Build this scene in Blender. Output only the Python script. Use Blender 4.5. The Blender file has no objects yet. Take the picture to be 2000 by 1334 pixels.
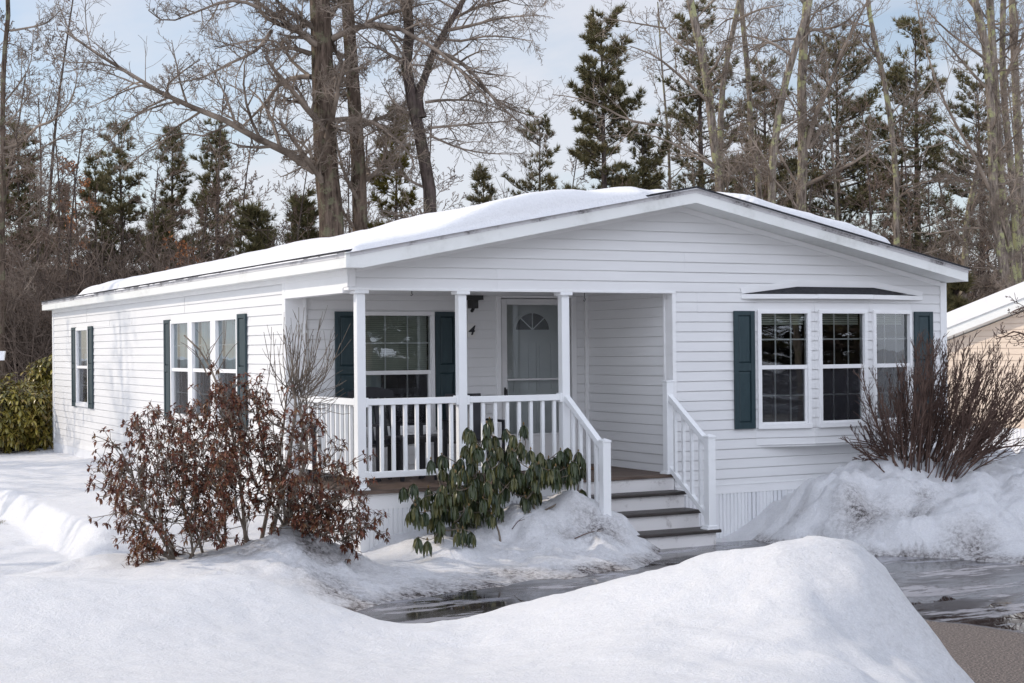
import bpy, math, random
import numpy as np
from mathutils import Vector, Matrix
C = bpy.context.scene.collection
R = math.radians
rnd = random.Random(7)
npr = np.random.RandomState(11)

# ------------------------------------------------------------------ camera model (measured from the house's edges)
FOC = 2970.52
CAM = np.array([-5.76412, -14.5595, 2.16])
YAW, PITCH, ROLL = 0.4838146, 0.00537031, -0.00925172
def cam_axes():
    cy, sy = math.cos(YAW), math.sin(YAW); cp, sp = math.cos(PITCH), math.sin(PITCH)
    f = np.array([sy*cp, cy*cp, sp]); r = np.array([cy, -sy, 0.]); u = np.cross(r, f)
    cr, sr = math.cos(ROLL), math.sin(ROLL)
    return r*cr + u*sr, -r*sr + u*cr, f
AX_R, AX_U, AX_F = cam_axes()
def ray(px, py): return AX_R*((px-1000)/FOC) - AX_U*((py-667)/FOC) + AX_F
def at(px, py, t): return CAM + ray(px, py)*t                      # the point seen at (px, py), t metres ahead
def aty(px, py, y): d = ray(px, py); return CAM + d*((y-CAM[1])/d[1])
def atz(px, py, z): d = ray(px, py); return CAM + d*((z-CAM[2])/d[2])
def gnd(px, t, z=0.):                                              # ground point under column px, t metres ahead
    p = at(px, 667, t); return np.array([p[0], p[1], z])

# ------------------------------------------------------------------ object helpers
def tag(o, label=None, cat=None, group=None, kind=None):
    if label: o['label'] = label
    if cat: o['category'] = cat
    if group: o['group'] = group
    if kind: o['kind'] = kind
    return o
def empty(name, loc, label, cat, group=None):
    o = bpy.data.objects.new(name, None); C.objects.link(o); o.location = loc
    o.empty_display_size = .2
    return tag(o, label, cat, group)
def rootloc(o):
    v = Vector((0, 0, 0))
    while o is not None: v += Vector(o.location); o = o.parent
    return v
def mesh_obj(name, V, Q=None, T=None, mat=None, parent=None, smooth=False, N=None):
    V = np.asarray(V, dtype=np.float64).reshape(-1, 3)
    off = np.array(rootloc(parent)) if parent is not None else np.zeros(3)
    me = bpy.data.meshes.new(name)
    Q = np.zeros((0, 4), int) if Q is None else np.asarray(Q, dtype=np.int64).reshape(-1, 4)
    T = np.zeros((0, 3), int) if T is None else np.asarray(T, dtype=np.int64).reshape(-1, 3)
    if N:                                                            # a few polygons with any number of corners
        fs = [tuple(int(i) for i in q) for q in Q] + [tuple(int(i) for i in q) for q in T] + [tuple(n) for n in N]
        me.from_pydata([tuple(v) for v in (V-off)], [], fs)
    else:
        me.vertices.add(len(V)); me.vertices.foreach_set('co', (V-off).astype(np.float32).ravel())
        nl = len(Q)*4 + len(T)*3
        me.loops.add(nl); me.polygons.add(len(Q)+len(T))
        me.loops.foreach_set('vertex_index', np.concatenate([Q.ravel(), T.ravel()]).astype(np.int32))
        st = np.concatenate([np.arange(len(Q))*4, len(Q)*4 + np.arange(len(T))*3]).astype(np.int32)
        me.polygons.foreach_set('loop_start', st)
        me.update(calc_edges=True)
    if smooth: me.polygons.foreach_set('use_smooth', np.ones(len(me.polygons), dtype=bool))
    me.validate()
    if mat is not None:
        for m in (mat if isinstance(mat, (list, tuple)) else [mat]): me.materials.append(m)
    o = bpy.data.objects.new(name, me); C.objects.link(o)
    if parent is not None: o.parent = parent
    return o
class MB:                                                            # collects simple solids into one mesh
    def __init__(s): s.v = []; s.f = []; s.cur = None
    def _a(s, vs, fs):
        b = len(s.v); s.v += [tuple(map(float, v)) for v in vs]; s.f += [tuple(i+b for i in f) for f in fs]
    def hexa(s, p):                                                  # eight corners, bottom ring then top ring
        s._a(p, [(3, 2, 1, 0), (4, 5, 6, 7), (0, 1, 5, 4), (1, 2, 6, 5), (2, 3, 7, 6), (3, 0, 4, 7)])
    def box(s, x0, x1, y0, y1, z0, z1):
        s.hexa([(x0, y0, z0), (x1, y0, z0), (x1, y1, z0), (x0, y1, z0), (x0, y0, z1), (x1, y0, z1), (x1, y1, z1), (x0, y1, z1)])
    def quad(s, a, b, c, d): s._a([a, b, c, d], [(0, 1, 2, 3)])
    def poly(s, pts): s._a(pts, [tuple(range(len(pts)))])
    def prism(s, ring, vec):
        n = len(ring); vec = np.array(vec); r2 = [np.array(p)+vec for p in ring]
        s._a(list(ring)+r2, [tuple(reversed(range(n))), tuple(range(n, 2*n))] + [(i, (i+1) % n, n+(i+1) % n, n+i) for i in range(n)])
    def bar(s, a, b, w, h, up=(0, 0, 1)):                            # square bar from a to b
        a = Vector(a); b = Vector(b); d = (b-a).normalized(); sd = d.cross(Vector(up)).normalized(); u = sd.cross(d)
        c = [sd*(-w/2)+u*(-h/2), sd*(w/2)+u*(-h/2), sd*(w/2)+u*(h/2), sd*(-w/2)+u*(h/2)]
        s.hexa([a+k for k in c] + [b+k for k in c])
    def fbox(s, fr, u0, u1, z0, z1, d0, d1):
        P = fr.p
        s.hexa([P(u0, z0, d1), P(u1, z0, d1), P(u1, z0, d0), P(u0, z0, d0), P(u0, z1, d1), P(u1, z1, d1), P(u1, z1, d0), P(u0, z1, d0)])
    def tube(s, pts, r, k=8):
        pts = [Vector(p) for p in pts]; n = len(pts); ring = []
        for i, p in enumerate(pts):
            d = (pts[min(i+1, n-1)]-pts[max(i-1, 0)]).normalized(); ref = Vector((0, 0, 1)) if abs(d.z) < .9 else Vector((1, 0, 0))
            a = d.cross(ref).normalized(); b = d.cross(a); rr = r[i] if isinstance(r, (list, tuple)) else r
            ring += [p + a*(rr*math.cos(2*math.pi*j/k)) + b*(rr*math.sin(2*math.pi*j/k)) for j in range(k)]
        fs = [(i*k+j, i*k+(j+1) % k, (i+1)*k+(j+1) % k, (i+1)*k+j) for i in range(n-1) for j in range(k)]
        fs += [tuple(reversed(range(k))), tuple((n-1)*k+j for j in range(k))]
        s._a(ring, fs)
    def build(s, name, mat, parent=None, bevel=0, smooth=False):
        o = mesh_obj(name, s.v, N=s.f, mat=mat, parent=parent, smooth=smooth)
        if bevel:
            m = o.modifiers.new('bevel', 'BEVEL'); m.width = bevel; m.segments = 2; m.limit_method = 'ANGLE'
        return o
class Frame:                                                         # a wall plane: u along, Z up, d outward
    def __init__(s, o, u, n): s.o = np.array(o, float); s.u = np.array(u, float); s.n = np.array(n, float)
    def p(s, u, z, d=0.): q = s.o + s.u*u + s.n*d; return (q[0], q[1], q[2]+z)

# ------------------------------------------------------------------ materials
def mat(name):
    m = bpy.data.materials.new(name); m.use_nodes = True; nt = m.node_tree
    return m, nt, nt.nodes['Principled BSDF']
def nd(nt, t, **k):
    n = nt.nodes.new(t)
    for a, v in k.items(): setattr(n, a, v)
    return n
def tex(nt, scale=(1, 1, 1)):
    tc = nd(nt, 'ShaderNodeTexCoord'); mp = nd(nt, 'ShaderNodeMapping'); mp.inputs['Scale'].default_value = scale
    nt.links.new(tc.outputs['Object'], mp.inputs['Vector']); return mp.outputs['Vector']
def noise(nt, vec, s, det=4, rough=.55):
    n = nd(nt, 'ShaderNodeTexNoise'); n.inputs['Scale'].default_value = s; n.inputs['Detail'].default_value = det; n.inputs['Roughness'].default_value = rough
    if vec is not None: nt.links.new(vec, n.inputs['Vector'])
    return n.outputs['Fac']
def ramp(nt, fac, stops):
    r = nd(nt, 'ShaderNodeValToRGB'); el = r.color_ramp.elements
    while len(el) < len(stops): el.new(.5)
    for e, (p, c) in zip(el, stops): e.position = p; e.color = (c, c, c, 1) if not isinstance(c, tuple) else (*c, 1)
    nt.links.new(fac, r.inputs['Fac']); return r.outputs['Color']
def mix(nt, fac, a, b, mode='MIX'):
    m = nd(nt, 'ShaderNodeMix', data_type='RGBA', blend_type=mode)
    for s, v in ((0, fac), (6, a), (7, b)):
        if isinstance(v, bpy.types.NodeSocket): nt.links.new(v, m.inputs[s])
        elif isinstance(v, tuple): m.inputs[s].default_value = (*v, 1)
        else: m.inputs[s].default_value = v
    return m.outputs[2]
def mul(nt, a, b, op='MULTIPLY'):
    m = nd(nt, 'ShaderNodeMath', operation=op)
    for i, v in enumerate((a, b)):
        if isinstance(v, bpy.types.NodeSocket): nt.links.new(v, m.inputs[i])
        else: m.inputs[i].default_value = v
    return m.outputs[0]
def bump(nt, b, h, strength=.3, dist=.01):
    n = nd(nt, 'ShaderNodeBump'); n.inputs['Strength'].default_value = strength; n.inputs['Distance'].default_value = dist
    nt.links.new(h, n.inputs['Height']); nt.links.new(n.outputs['Normal'], b.inputs['Normal'])
def simple(name, c1, c2, scale=3, rough=.6, spec=.3, stretch=(1, 1, 1), bmp=0, bscale=None):
    m, nt, b = mat(name); v = tex(nt, stretch)
    nt.links.new(ramp(nt, noise(nt, v, scale), [(.3, c1), (.7, c2)]), b.inputs['Base Color'])
    b.inputs['Roughness'].default_value = rough; b.inputs['Specular IOR Level'].default_value = spec
    if bmp: bump(nt, b, noise(nt, v, bscale or scale*4), bmp)
    return m
def dirty(name, base, dirt, scale, lo, hi, rough=.5, stretch=(1, 1, 1), fine=40, amt=1.):
    m, nt, b = mat(name); v = tex(nt, stretch)
    f = mul(nt, ramp(nt, noise(nt, v, scale, 6, .65), [(lo, 0.), (hi, amt)]), ramp(nt, noise(nt, v, fine, 3), [(.35, .4), (.65, 1.)]))
    v2 = ramp(nt, noise(nt, v, 1.3, 3), [(.3, tuple(x*.94 for x in base)), (.7, base)])
    nt.links.new(mix(nt, f, v2, dirt), b.inputs['Base Color']); b.inputs['Roughness'].default_value = rough
    b.inputs['Specular IOR Level'].default_value = .35
    return m
M = {}
M['siding'] = dirty('vinyl_siding', (.755, .755, .755), (.60, .58, .55), 2.2, .58, .85, .45, (.4, .4, 3.), 25, .5)
M['siding_tan'] = simple('tan_siding', (.66, .545, .44), (.72, .60, .49), 2, .5)
M['trim'] = simple('white_trim', (.78, .78, .78), (.83, .83, .83), 3, .4, .4)
M['trim_dirty'] = dirty('weathered_trim', (.78, .79, .77), (.42, .42, .38), 1.6, .5, .85, .45, (1, .35, 1.), 18, .7)
M['drip'] = dirty('drip_edge', (.62, .61, .62), (.05, .04, .04), 3.2, .5, .66, .5, (1, .5, 1), 35, .95)
M['rail'] = simple('vinyl_rail', (.80, .81, .82), (.84, .85, .85), 3, .3, .5)
M['skirt'] = simple('skirting', (.74, .75, .76), (.80, .80, .81), 2, .45)
M['vent'] = None
M['shutter'] = simple('teal_shutter', (.013, .032, .040), (.021, .045, .053), 5, .5, .5, (6, 6, 1), .15, 30)
M['shingle'] = simple('shingle', (.018, .018, .022), (.05, .05, .055), 30, .9, .2)
M['deck'] = simple('deck_boards', (.07, .05, .04), (.17, .125, .10), 3, .6, .3, (1, 9, 9), .3)
M['tread'] = simple('wet_tread', (.022, .018, .016), (.06, .05, .045), 4, .45, .4, (1, 9, 9), .3)
M['riser'] = dirty('riser_paint', (.76, .74, .73), (.16, .12, .11), 5, .56, .72, .5, (1, 1, 1), 60, .8)
M['black'] = simple('black_wood', (.012, .012, .016), (.022, .022, .028), 6, .4, .4)
M['iron'] = simple('black_metal', (.012, .012, .012), (.03, .03, .03), 9, .4, .5)
M['mat_brown'] = simple('coir_mat', (.10, .05, .025), (.2, .11, .06), 40, .95)
M['room'] = simple('room_inside', (.016, .014, .013), (.05, .045, .04), 1.5, .8)
M['blind'] = simple('window_blind', (.52, .55, .48), (.62, .64, .56), 2, .7, .3, (1, 1, 30))
M['curtain'] = simple('sheer_curtain', (.62, .74, .76), (.80, .88, .90), 14, .8, .2, (1, 1, .02))
M['door'] = simple('door_paint', (.60, .60, .60), (.68, .67, .66), 3, .5)
M['plate'] = simple('number_plate', (.70, .69, .66), (.76, .75, .72), 9, .5)
def glass():
    m, nt, b = mat('window_glass'); nt.nodes.remove(b); out = nt.nodes['Material Output']
    g = nd(nt, 'ShaderNodeBsdfGlossy'); g.inputs['Roughness'].default_value = .0; g.inputs['Color'].default_value = (.93, .97, 1, 1)
    t = nd(nt, 'ShaderNodeBsdfTransparent'); t.inputs['Color'].default_value = (.84, .88, .87, 1)
    fr = nd(nt, 'ShaderNodeFresnel'); fr.inputs['IOR'].default_value = 1.95
    v = tex(nt); bp = nd(nt, 'ShaderNodeBump'); bp.inputs['Strength'].default_value = .04; bp.inputs['Distance'].default_value = .02
    nt.links.new(noise(nt, v, 2.5, 2), bp.inputs['Height']); nt.links.new(bp.outputs['Normal'], g.inputs['Normal'])
    mx = nd(nt, 'ShaderNodeMixShader'); nt.links.new(fr.outputs[0], mx.inputs[0]); nt.links.new(t.outputs[0], mx.inputs[1]); nt.links.new(g.outputs[0], mx.inputs[2])
    nt.links.new(mx.outputs[0], out.inputs['Surface']); return m
M['glass'] = glass()
def screen():
    m, nt, b = mat('insect_screen'); out = nt.nodes['Material Output']; b.inputs['Base Color'].default_value = (.04, .04, .05, 1); b.inputs['Roughness'].default_value = .6
    t = nd(nt, 'ShaderNodeBsdfTransparent'); mx = nd(nt, 'ShaderNodeMixShader'); mx.inputs[0].default_value = .30
    nt.links.new(t.outputs[0], mx.inputs[1]); nt.links.new(b.outputs[0], mx.inputs[2]); nt.links.new(mx.outputs[0], out.inputs['Surface']); return m
M['screen'] = screen()
def vent():
    m, nt, b = mat('perforated_vent'); v = tex(nt, (1, 1, 1))
    vo = nd(nt, 'ShaderNodeTexVoronoi'); vo.inputs['Scale'].default_value = 62; vo.inputs['Randomness'].default_value = 0.
    nt.links.new(v, vo.inputs['Vector'])
    nt.links.new(ramp(nt, vo.outputs['Distance'], [(.28, (.03, .03, .04)), (.42, (.72, .73, .75))]), b.inputs['Base Color']); return m
M['vent'] = vent()
def bark(name, c1, c2, lich, amt, scale=14):
    m, nt, b = mat(name); v = tex(nt, (1, 1, .18)); v2 = tex(nt)
    base = ramp(nt, noise(nt, v, scale, 6, .7), [(.32, c1), (.68, c2)])
    l = mul(nt, ramp(nt, noise(nt, v2, 3.2, 5, .75), [(.52, 0.), (.60, 1.)]), amt)
    nt.links.new(mix(nt, l, base, lich), b.inputs['Base Color']); b.inputs['Roughness'].default_value = .95; b.inputs['Specular IOR Level'].default_value = .1
    bump(nt, b, noise(nt, v, scale*1.4, 6, .7), .9, .04); return m
M['bark'] = bark('rough_bark', (.022, .016, .012), (.20, .15, .118), (.19, .20, .12), .5, 10)
M['bark_lichen'] = bark('lichen_bark', (.045, .035, .028), (.36, .30, .25), (.36, .36, .19), .95, 18)
M['bark_dark'] = bark('dark_bark', (.035, .028, .025), (.13, .10, .09), (.16, .16, .10), .3)
M['twig'] = simple('twig', (.09, .07, .056), (.36, .295, .24), 1.6, .9, .1)
M['twig_brown'] = simple('brown_twig', (.07, .048, .039), (.29, .215, .17), 1.2, .9, .1)
M['brush'] = simple('brush_stems', (.04, .031, .027), (.25, .195, .16), .5, .95, .05)
M['stem'] = simple('shrub_stem', (.09, .072, .058), (.28, .235, .19), 6, .85, .15)
M['bushtwig'] = simple('dark_shrub_stem', (.055, .034, .028), (.17, .112, .09), 5, .8, .15)
def leafmat(name, cols, scale, rough=.45, spec=.4, trans=0):
    m, nt, b = mat(name); g = nd(nt, 'ShaderNodeNewGeometry'); v = tex(nt)
    wn = nd(nt, 'ShaderNodeTexWhiteNoise', noise_dimensions='1D'); nt.links.new(g.outputs['Random Per Island'], wn.inputs['W'])
    f = mul(nt, mul(nt, wn.outputs['Value'], .6), mul(nt, noise(nt, v, scale, 2), .5), 'ADD')
    nt.links.new(ramp(nt, f, [(i/(len(cols)-1)*.7+.15, c) for i, c in enumerate(cols)]), b.inputs['Base Color'])
    b.inputs['Roughness'].default_value = rough; b.inputs['Specular IOR Level'].default_value = spec; return m
M['pjm_leaf'] = leafmat('bronze_leaf', [(.038, .012, .009), (.10, .032, .020), (.17, .060, .033), (.15, .085, .04)], 2.5, .5, .35)
M['rhodo_leaf'] = leafmat('rhododendron_leaf', [(.013, .024, .009), (.026, .042, .014), (.05, .062, .02), (.11, .1, .028)], 3, .36, .4)
M['laurel_leaf'] = leafmat('laurel_leaf', [(.05, .055, .016), (.15, .135, .03), (.30, .25, .05), (.24, .16, .045)], .8, .32, .55)
M['bud'] = simple('flower_bud', (.12, .075, .03), (.20, .13, .05), 8, .6)
M['needles'] = leafmat('pine_needles', [(.05, .052, .026), (.10, .098, .045), (.165, .145, .065), (.20, .15, .075)], .25, .6, .25)
M['needles_olive'] = leafmat('olive_needles', [(.05, .05, .015), (.11, .095, .02), (.16, .125, .03)], .25, .7, .15)
M['oak_leaf'] = leafmat('dry_oak_leaf', [(.22, .08, .03), (.36, .15, .06), (.42, .2, .09)], .5, .7, .2)
M['grass'] = leafmat('dead_grass', [(.17, .13, .05), (.26, .21, .09), (.14, .13, .05)], 2, .8, .1)

def nd_noise(nt, v):
    n = nd(nt, 'ShaderNodeTexNoise'); n.inputs['Scale'].default_value = 4; n.inputs['Detail'].default_value = 4; nt.links.new(v, n.inputs['Vector']); return n.outputs['Color']
def snow_mat():
    m, nt, b = mat('snow'); v = tex(nt)
    at_ = nd(nt, 'ShaderNodeAttribute', attribute_name='dirt'); d = at_.outputs['Fac']
    li = nd(nt, 'ShaderNodeAttribute', attribute_name='litter').outputs['Fac']
    sp = ramp(nt, noise(nt, v, 22, 6, .8), [(.42, 0.), (.58, 1.)])
    sp2 = ramp(nt, noise(nt, v, 5, 5, .7), [(.35, .15), (.65, 1.)])
    f = mul(nt, d, mul(nt, sp, sp2))
    grain = ramp(nt, noise(nt, v, 55, 5, .9), [(.30, (.60, .605, .625)), (.70, (.80, .80, .81))])
    soft = mul(nt, d, .6)
    c = mix(nt, soft, grain, (.40, .37, .36)); c = mix(nt, mul(nt, f, 1.35), c, (.050, .038, .034))
    leaf = ramp(nt, noise(nt, v, 3.5, 6, .75), [(.35, (.05, .035, .025)), (.6, (.14, .10, .075)), (.75, (.45, .43, .42))])
    grit = mul(nt, ramp(nt, noise(nt, v, 34, 2, .6), [(.70, 0.), (.76, 1.)]), ramp(nt, mul(nt, d, noise(nt, v, 2.2, 3)), [(.02, 0.), (.10, .8)])); c = mix(nt, grit, c, (.06, .05, .045))
    c = mix(nt, li, c, leaf)
    nt.links.new(c, b.inputs['Base Color']); b.inputs['Roughness'].default_value = .62; b.inputs['Specular IOR Level'].default_value = .35
    b.inputs['Subsurface Weight'].default_value = .12; b.inputs['Subsurface Radius'].default_value = (.05, .06, .08); b.inputs['Subsurface Scale'].default_value = .3
    h = mul(nt, mul(nt, noise(nt, v, 60, 5, .75), .5), mul(nt, noise(nt, v, 7, 4, .6), 1.1), 'ADD')
    vo = nd(nt, 'ShaderNodeTexVoronoi', feature='SMOOTH_F1'); vo.inputs['Scale'].default_value = 5.5; nt.links.new(mix(nt, .12, v, nd_noise(nt, v)), vo.inputs['Vector'])
    h = mul(nt, h, mul(nt, vo.outputs['Distance'], .8), 'ADD'); bump(nt, b, h, .75, .035); return m
M['snow'] = snow_mat()
def roofsnow():
    m, nt, b = mat('roof_snow'); v = tex(nt)
    nt.links.new(ramp(nt, noise(nt, v, 60, 3, .8), [(.25, (.70, .705, .72)), (.75, (.79, .79, .80))]), b.inputs['Base Color'])
    b.inputs['Roughness'].default_value = .65; b.inputs['Specular IOR Level'].default_value = .3
    bump(nt, b, mul(nt, noise(nt, tex(nt, (1, .45, 1)), 7, 6, .7), mul(nt, noise(nt, v, 40, 3, .8), .3), 'ADD'), .6, .04); return m
M['roofsnow'] = roofsnow()
def asphalt():
    m, nt, b = mat('asphalt'); v = tex(nt)
    sep = nd(nt, 'ShaderNodeSeparateXYZ'); nt.links.new(v, sep.inputs[0])
    wet = ramp(nt, noise(nt, v, .55, 5, .6), [(.36, 0.), (.5, 1.)])
    # melt water lies where the drive is low: everywhere beyond a wavering line ahead of the dry apron by the road
    n_ = mul(nt, noise(nt, v, 1.3, 3), .35)
    edge = mul(nt, mul(nt, sep.outputs['X'], .965), mul(nt, sep.outputs['Y'], .261), 'ADD')
    edge = mul(nt, mul(nt, edge, n_, 'ADD'), -1.38, 'ADD')
    dry = mul(nt, ramp(nt, mul(nt, edge, .5, 'ADD'), [(.47, 1.), (.53, 0.)]), ramp(nt, mul(nt, mul(nt, sep.outputs['Y'], n_, 'ADD'), 5., 'ADD'), [(.0, 1.), (.12, 0.)]))
    agg = ramp(nt, noise(nt, v, 60, 4, .85), [(.36, (.022, .018, .017)), (.50, (.085, .068, .060)), (.62, (.36, .29, .24))])
    wetc = ramp(nt, noise(nt, v, 2.2, 5, .7), [(.3, (.014, .012, .013)), (.7, (.038, .032, .032))])
    ice = mul(nt, ramp(nt, noise(nt, tex(nt, (.5, 1.7, 1)), 1.4, 8, .75), [(.525, 0.), (.565, 1.)]), mul(nt, 1., dry, 'SUBTRACT'))
    c = mix(nt, dry, wetc, agg); c = mix(nt, mul(nt, ice, .75), c, (.34, .34, .375))
    nt.links.new(c, b.inputs['Base Color'])
    rr = mix(nt, dry, ramp(nt, noise(nt, tex(nt, (.6, 1.5, 1)), 1.1, 5, .65), [(.48, .010), (.60, .22)]), (.75, .75, .75)); rr = mix(nt, mul(nt, ice, .6), rr, (.30, .30, .30))
    nt.links.new(rr, b.inputs['Roughness']); b.inputs['Specular IOR Level'].default_value = .7; b.inputs['IOR'].default_value = 1.5
    h = mul(nt, noise(nt, v, 60, 3, .8), mul(nt, dry, 2.5)); h = mul(nt, h, mul(nt, noise(nt, v, 9, 4), mul(nt, ice, .5)), 'ADD')
    bump(nt, b, h, .7, .006); return m
M['asphalt'] = asphalt()

# ------------------------------------------------------------------ the mobile home
H0 = 2.16                                    # measured heights are relative to the lens, which is 2.16 m above the drive
CS = .1143                                   # siding course
def siding(mb, fr, z0, z1, zline, uext, openings, lap=.012):
    """clapboard courses on a wall plane; uext(z) gives the wall's ends, openings = (u0, u1, z0, z1)"""
    n0 = math.floor((z0-zline)/CS)-1; n1 = math.ceil((z1-zline)/CS)+1
    for n in range(n0, n1):
        a, b = zline+n*CS, zline+(n+1)*CS
        cuts = sorted({max(a, z0), min(b, z1)} | {c for o in openings for c in (o[2], o[3]) if max(a, z0) < c < min(b, z1)})
        for c0, c1 in zip(cuts, cuts[1:]):
            if c1-c0 < 1e-4: continue
            l0, r0 = uext(c0); l1, r1 = uext(c1)
            if r0-l0 < .01: continue
            if r1 < l1: l1 = r1 = (l1+r1)/2
            segs = [(l0, r0, l1, r1)]
            for o in openings:
                if o[2] <= c0+1e-5 and o[3] >= c1-1e-5:
                    ns = []
                    for s in segs:
                        if o[0] > s[0]: ns.append((s[0], min(s[1], o[0]), s[2], min(s[3], o[0])))
                        if o[1] < s[1]: ns.append((max(s[0], o[1]), s[1], max(s[2], o[1]), s[3]))
                    segs = [s for s in ns if s[1]-s[0] > .003]
            prof = [(a, lap), (b-.010, .003), (b-.008, -.003), (b, -.003)]
            def dep(z):
                for (za, da), (zb, db) in zip(prof, prof[1:]):
                    if z <= zb+1e-9: return da+(db-da)*(z-za)/(zb-za)
                return prof[-1][1]
            rs = random.Random(n//2*131+int(abs(zline)*1000)); us = sorted(rs.uniform(-16, 9) for _ in range(7)); cut = []
            for s in segs:
                a_ = s; flip = 0
                for u_ in us:
                    if a_[0]+.15 < u_ < a_[1]-.15 and a_[2] < u_ < a_[3]: cut.append(((a_[0], u_, a_[2], u_), flip)); a_ = (u_, a_[1], u_, a_[3]); flip = 1-flip
                cut.append((a_, flip))
            zs = [c0]+[z for z, _ in prof if c0+1e-5 < z < c1-1e-5]+[c1]
            for s, fl in cut:
                dep_ = lambda z: dep(z)+.0022*fl
                for za, zb in zip(zs, zs[1:]):
                    f0, f1 = (za-c0)/(c1-c0), (zb-c0)/(c1-c0); A = lambda f, i: s[i]+(s[i+2]-s[i])*f
                    mb.quad(fr.p(A(f0, 0), za, dep_(za)), fr.p(A(f0, 1), za, dep_(za)), fr.p(A(f1, 1), zb, dep_(zb)), fr.p(A(f1, 0), zb, dep_(zb)))
                    if fl: mb.quad(fr.p(s[0], za, dep(za)), fr.p(s[0], zb, dep(zb)), fr.p(s[0], zb, dep_(zb)), fr.p(s[0], za, dep_(za)))
                if abs(c0-a) < 1e-5: mb.quad(fr.p(s[0], c0, -.003), fr.p(s[1], c0, -.003), fr.p(s[1], c0, lap), fr.p(s[0], c0, lap))
home = empty('mobile_home', (0, 0, 0), 'white single storey mobile home with dark teal shutters and a corner porch', 'house')
XR, YB = 8.10, 15.25
F_FRONT = Frame((0, 0, H0), (1, 0, 0), (0, -1, 0))
F_LEFT = Frame((0, 0, H0), (0, -1, 0), (-1, 0, 0))           # u = -y
F_BACK = Frame((0, 1.935, H0), (1, 0, 0), (0, -1, 0))
F_PSIDE = Frame((3.97, 0, H0), (0, -1, 0), (-1, 0, 0))       # the porch's other side
ZSB = -1.63                                                   # siding bottom
ridge = (4.04, 1.80); eL = (-.17, .99); eR = (8.13, .955)     # top line of the roof (x, z)
def ztop(x): return eL[1]+(ridge[1]-eL[1])*(x-eL[0])/(ridge[0]-eL[0]) if x < ridge[0] else eR[1]+(ridge[1]-eR[1])*(eR[0]-x)/(eR[0]-ridge[0])
SOF = .165                                                    # soffit below the roof's top line
def gable(z):
    sl = (ridge[1]-eL[1])/(ridge[0]-eL[0]); sr = (ridge[1]-eR[1])/(eR[0]-ridge[0])
    l = ridge[0]-(ridge[1]-SOF-z)/sl; r = ridge[0]+(ridge[1]-SOF-z)/sr
    return max(0., l), min(XR, r)
BAY0, BAY1, BAYZ0, BAYZ1 = 5.125, 7.545, -1.142, .575
mb = MB()
siding(mb, F_FRONT, ZSB, ridge[1]-SOF, .648, gable, [(-1, 3.97, -9, .655), (BAY0, BAY1, BAYZ0, BAYZ1)])
mb.build('front_wall', M['siding'], home)
W1 = (-13.10, -12.12, -.93, .455)            # far side window (u0, u1, z0, z1), u = -y
W3 = (-6.76, -3.66, -.93, .455)
mb = MB(); siding(mb, F_LEFT, ZSB, .86, .546, lambda z: (-YB, -1.945), [W1, W3]); mb.build('side_wall', M['siding'], home)
PW = (.895, 1.85, -.965, .46); DR = (2.68, 3.80, -1.435, .69)
mb = MB()
siding(mb, F_BACK, -1.435, .68, .60, lambda z: (.0, 3.97), [PW, DR])
siding(mb, F_PSIDE, -1.435, .68, .60, lambda z: (-1.935, -.15), [])
mb.build('porch_wall', M['siding'], home)
mb = MB()                                                     # far walls nobody sees from the road, closing the box
mb.quad((XR, 0, H0+ZSB), (XR, YB, H0+ZSB), (XR, YB, H0+.95), (XR, 0, H0+.95))
mb.poly([(0, YB, H0+ZSB), (0, YB, H0+.85), (ridge[0], YB, H0+ridge[1]-SOF), (XR, YB, H0+.8), (XR, YB, H0+ZSB)])
mb.build('rear_wall', M['siding'], home)
# corner boards, wall ends and bands
def boards(name, lists, m='trim', parent=None, bv=.003):
    for L in lists:
        mb = MB()
        for q in L: mb.box(*q)
        mb.build(name, M[m], parent or home, bevel=bv)
zt_, zb_ = H0+.655, H0-1.435
boards('corner_board', [[(.0, .075, -.018, 0, H0+.66, H0+.845), (-.018, 0, -.018, .075, H0+.66, H0+.845)], [(8.02, 8.112, -.022, 0, H0+ZSB, H0+.80), (8.10, 8.122, -.0215, .06, H0+ZSB, H0+.80)],
    [(-.020, 0, YB-.09, YB+.02, H0+ZSB, H0+.86)], [(-.020, 0, 1.93, 2.00, H0+ZSB, H0+.80)], [(-.016, .205, 1.905, 1.934, zb_, zt_)], [(.205, .235, 1.89, 1.934, zb_, zt_)],
    [(3.952, 3.9695, 0.002, .135, zb_, zt_)], [(3.94, 3.9695, .135, .165, zb_, zt_)], [(3.95, 4.0, -.022, .0, zb_, zt_)], [(3.925, 3.968, 1.885, 1.922, zb_, H0+.66)]])
mb = MB()
mb.fbox(F_FRONT, 3.98, 8.10, ZSB-.07, ZSB+.028, 0, .020); mb.fbox(F_FRONT, 3.98, 8.10, ZSB+.028, ZSB+.04, 0, .026); mb.build('base_band', M['trim'], home)
mb = MB(); mb.fbox(F_LEFT, -YB, -1.96, ZSB-.05, ZSB+.02, 0, .020)
mb.build('base_band', M['trim'], home)
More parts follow.
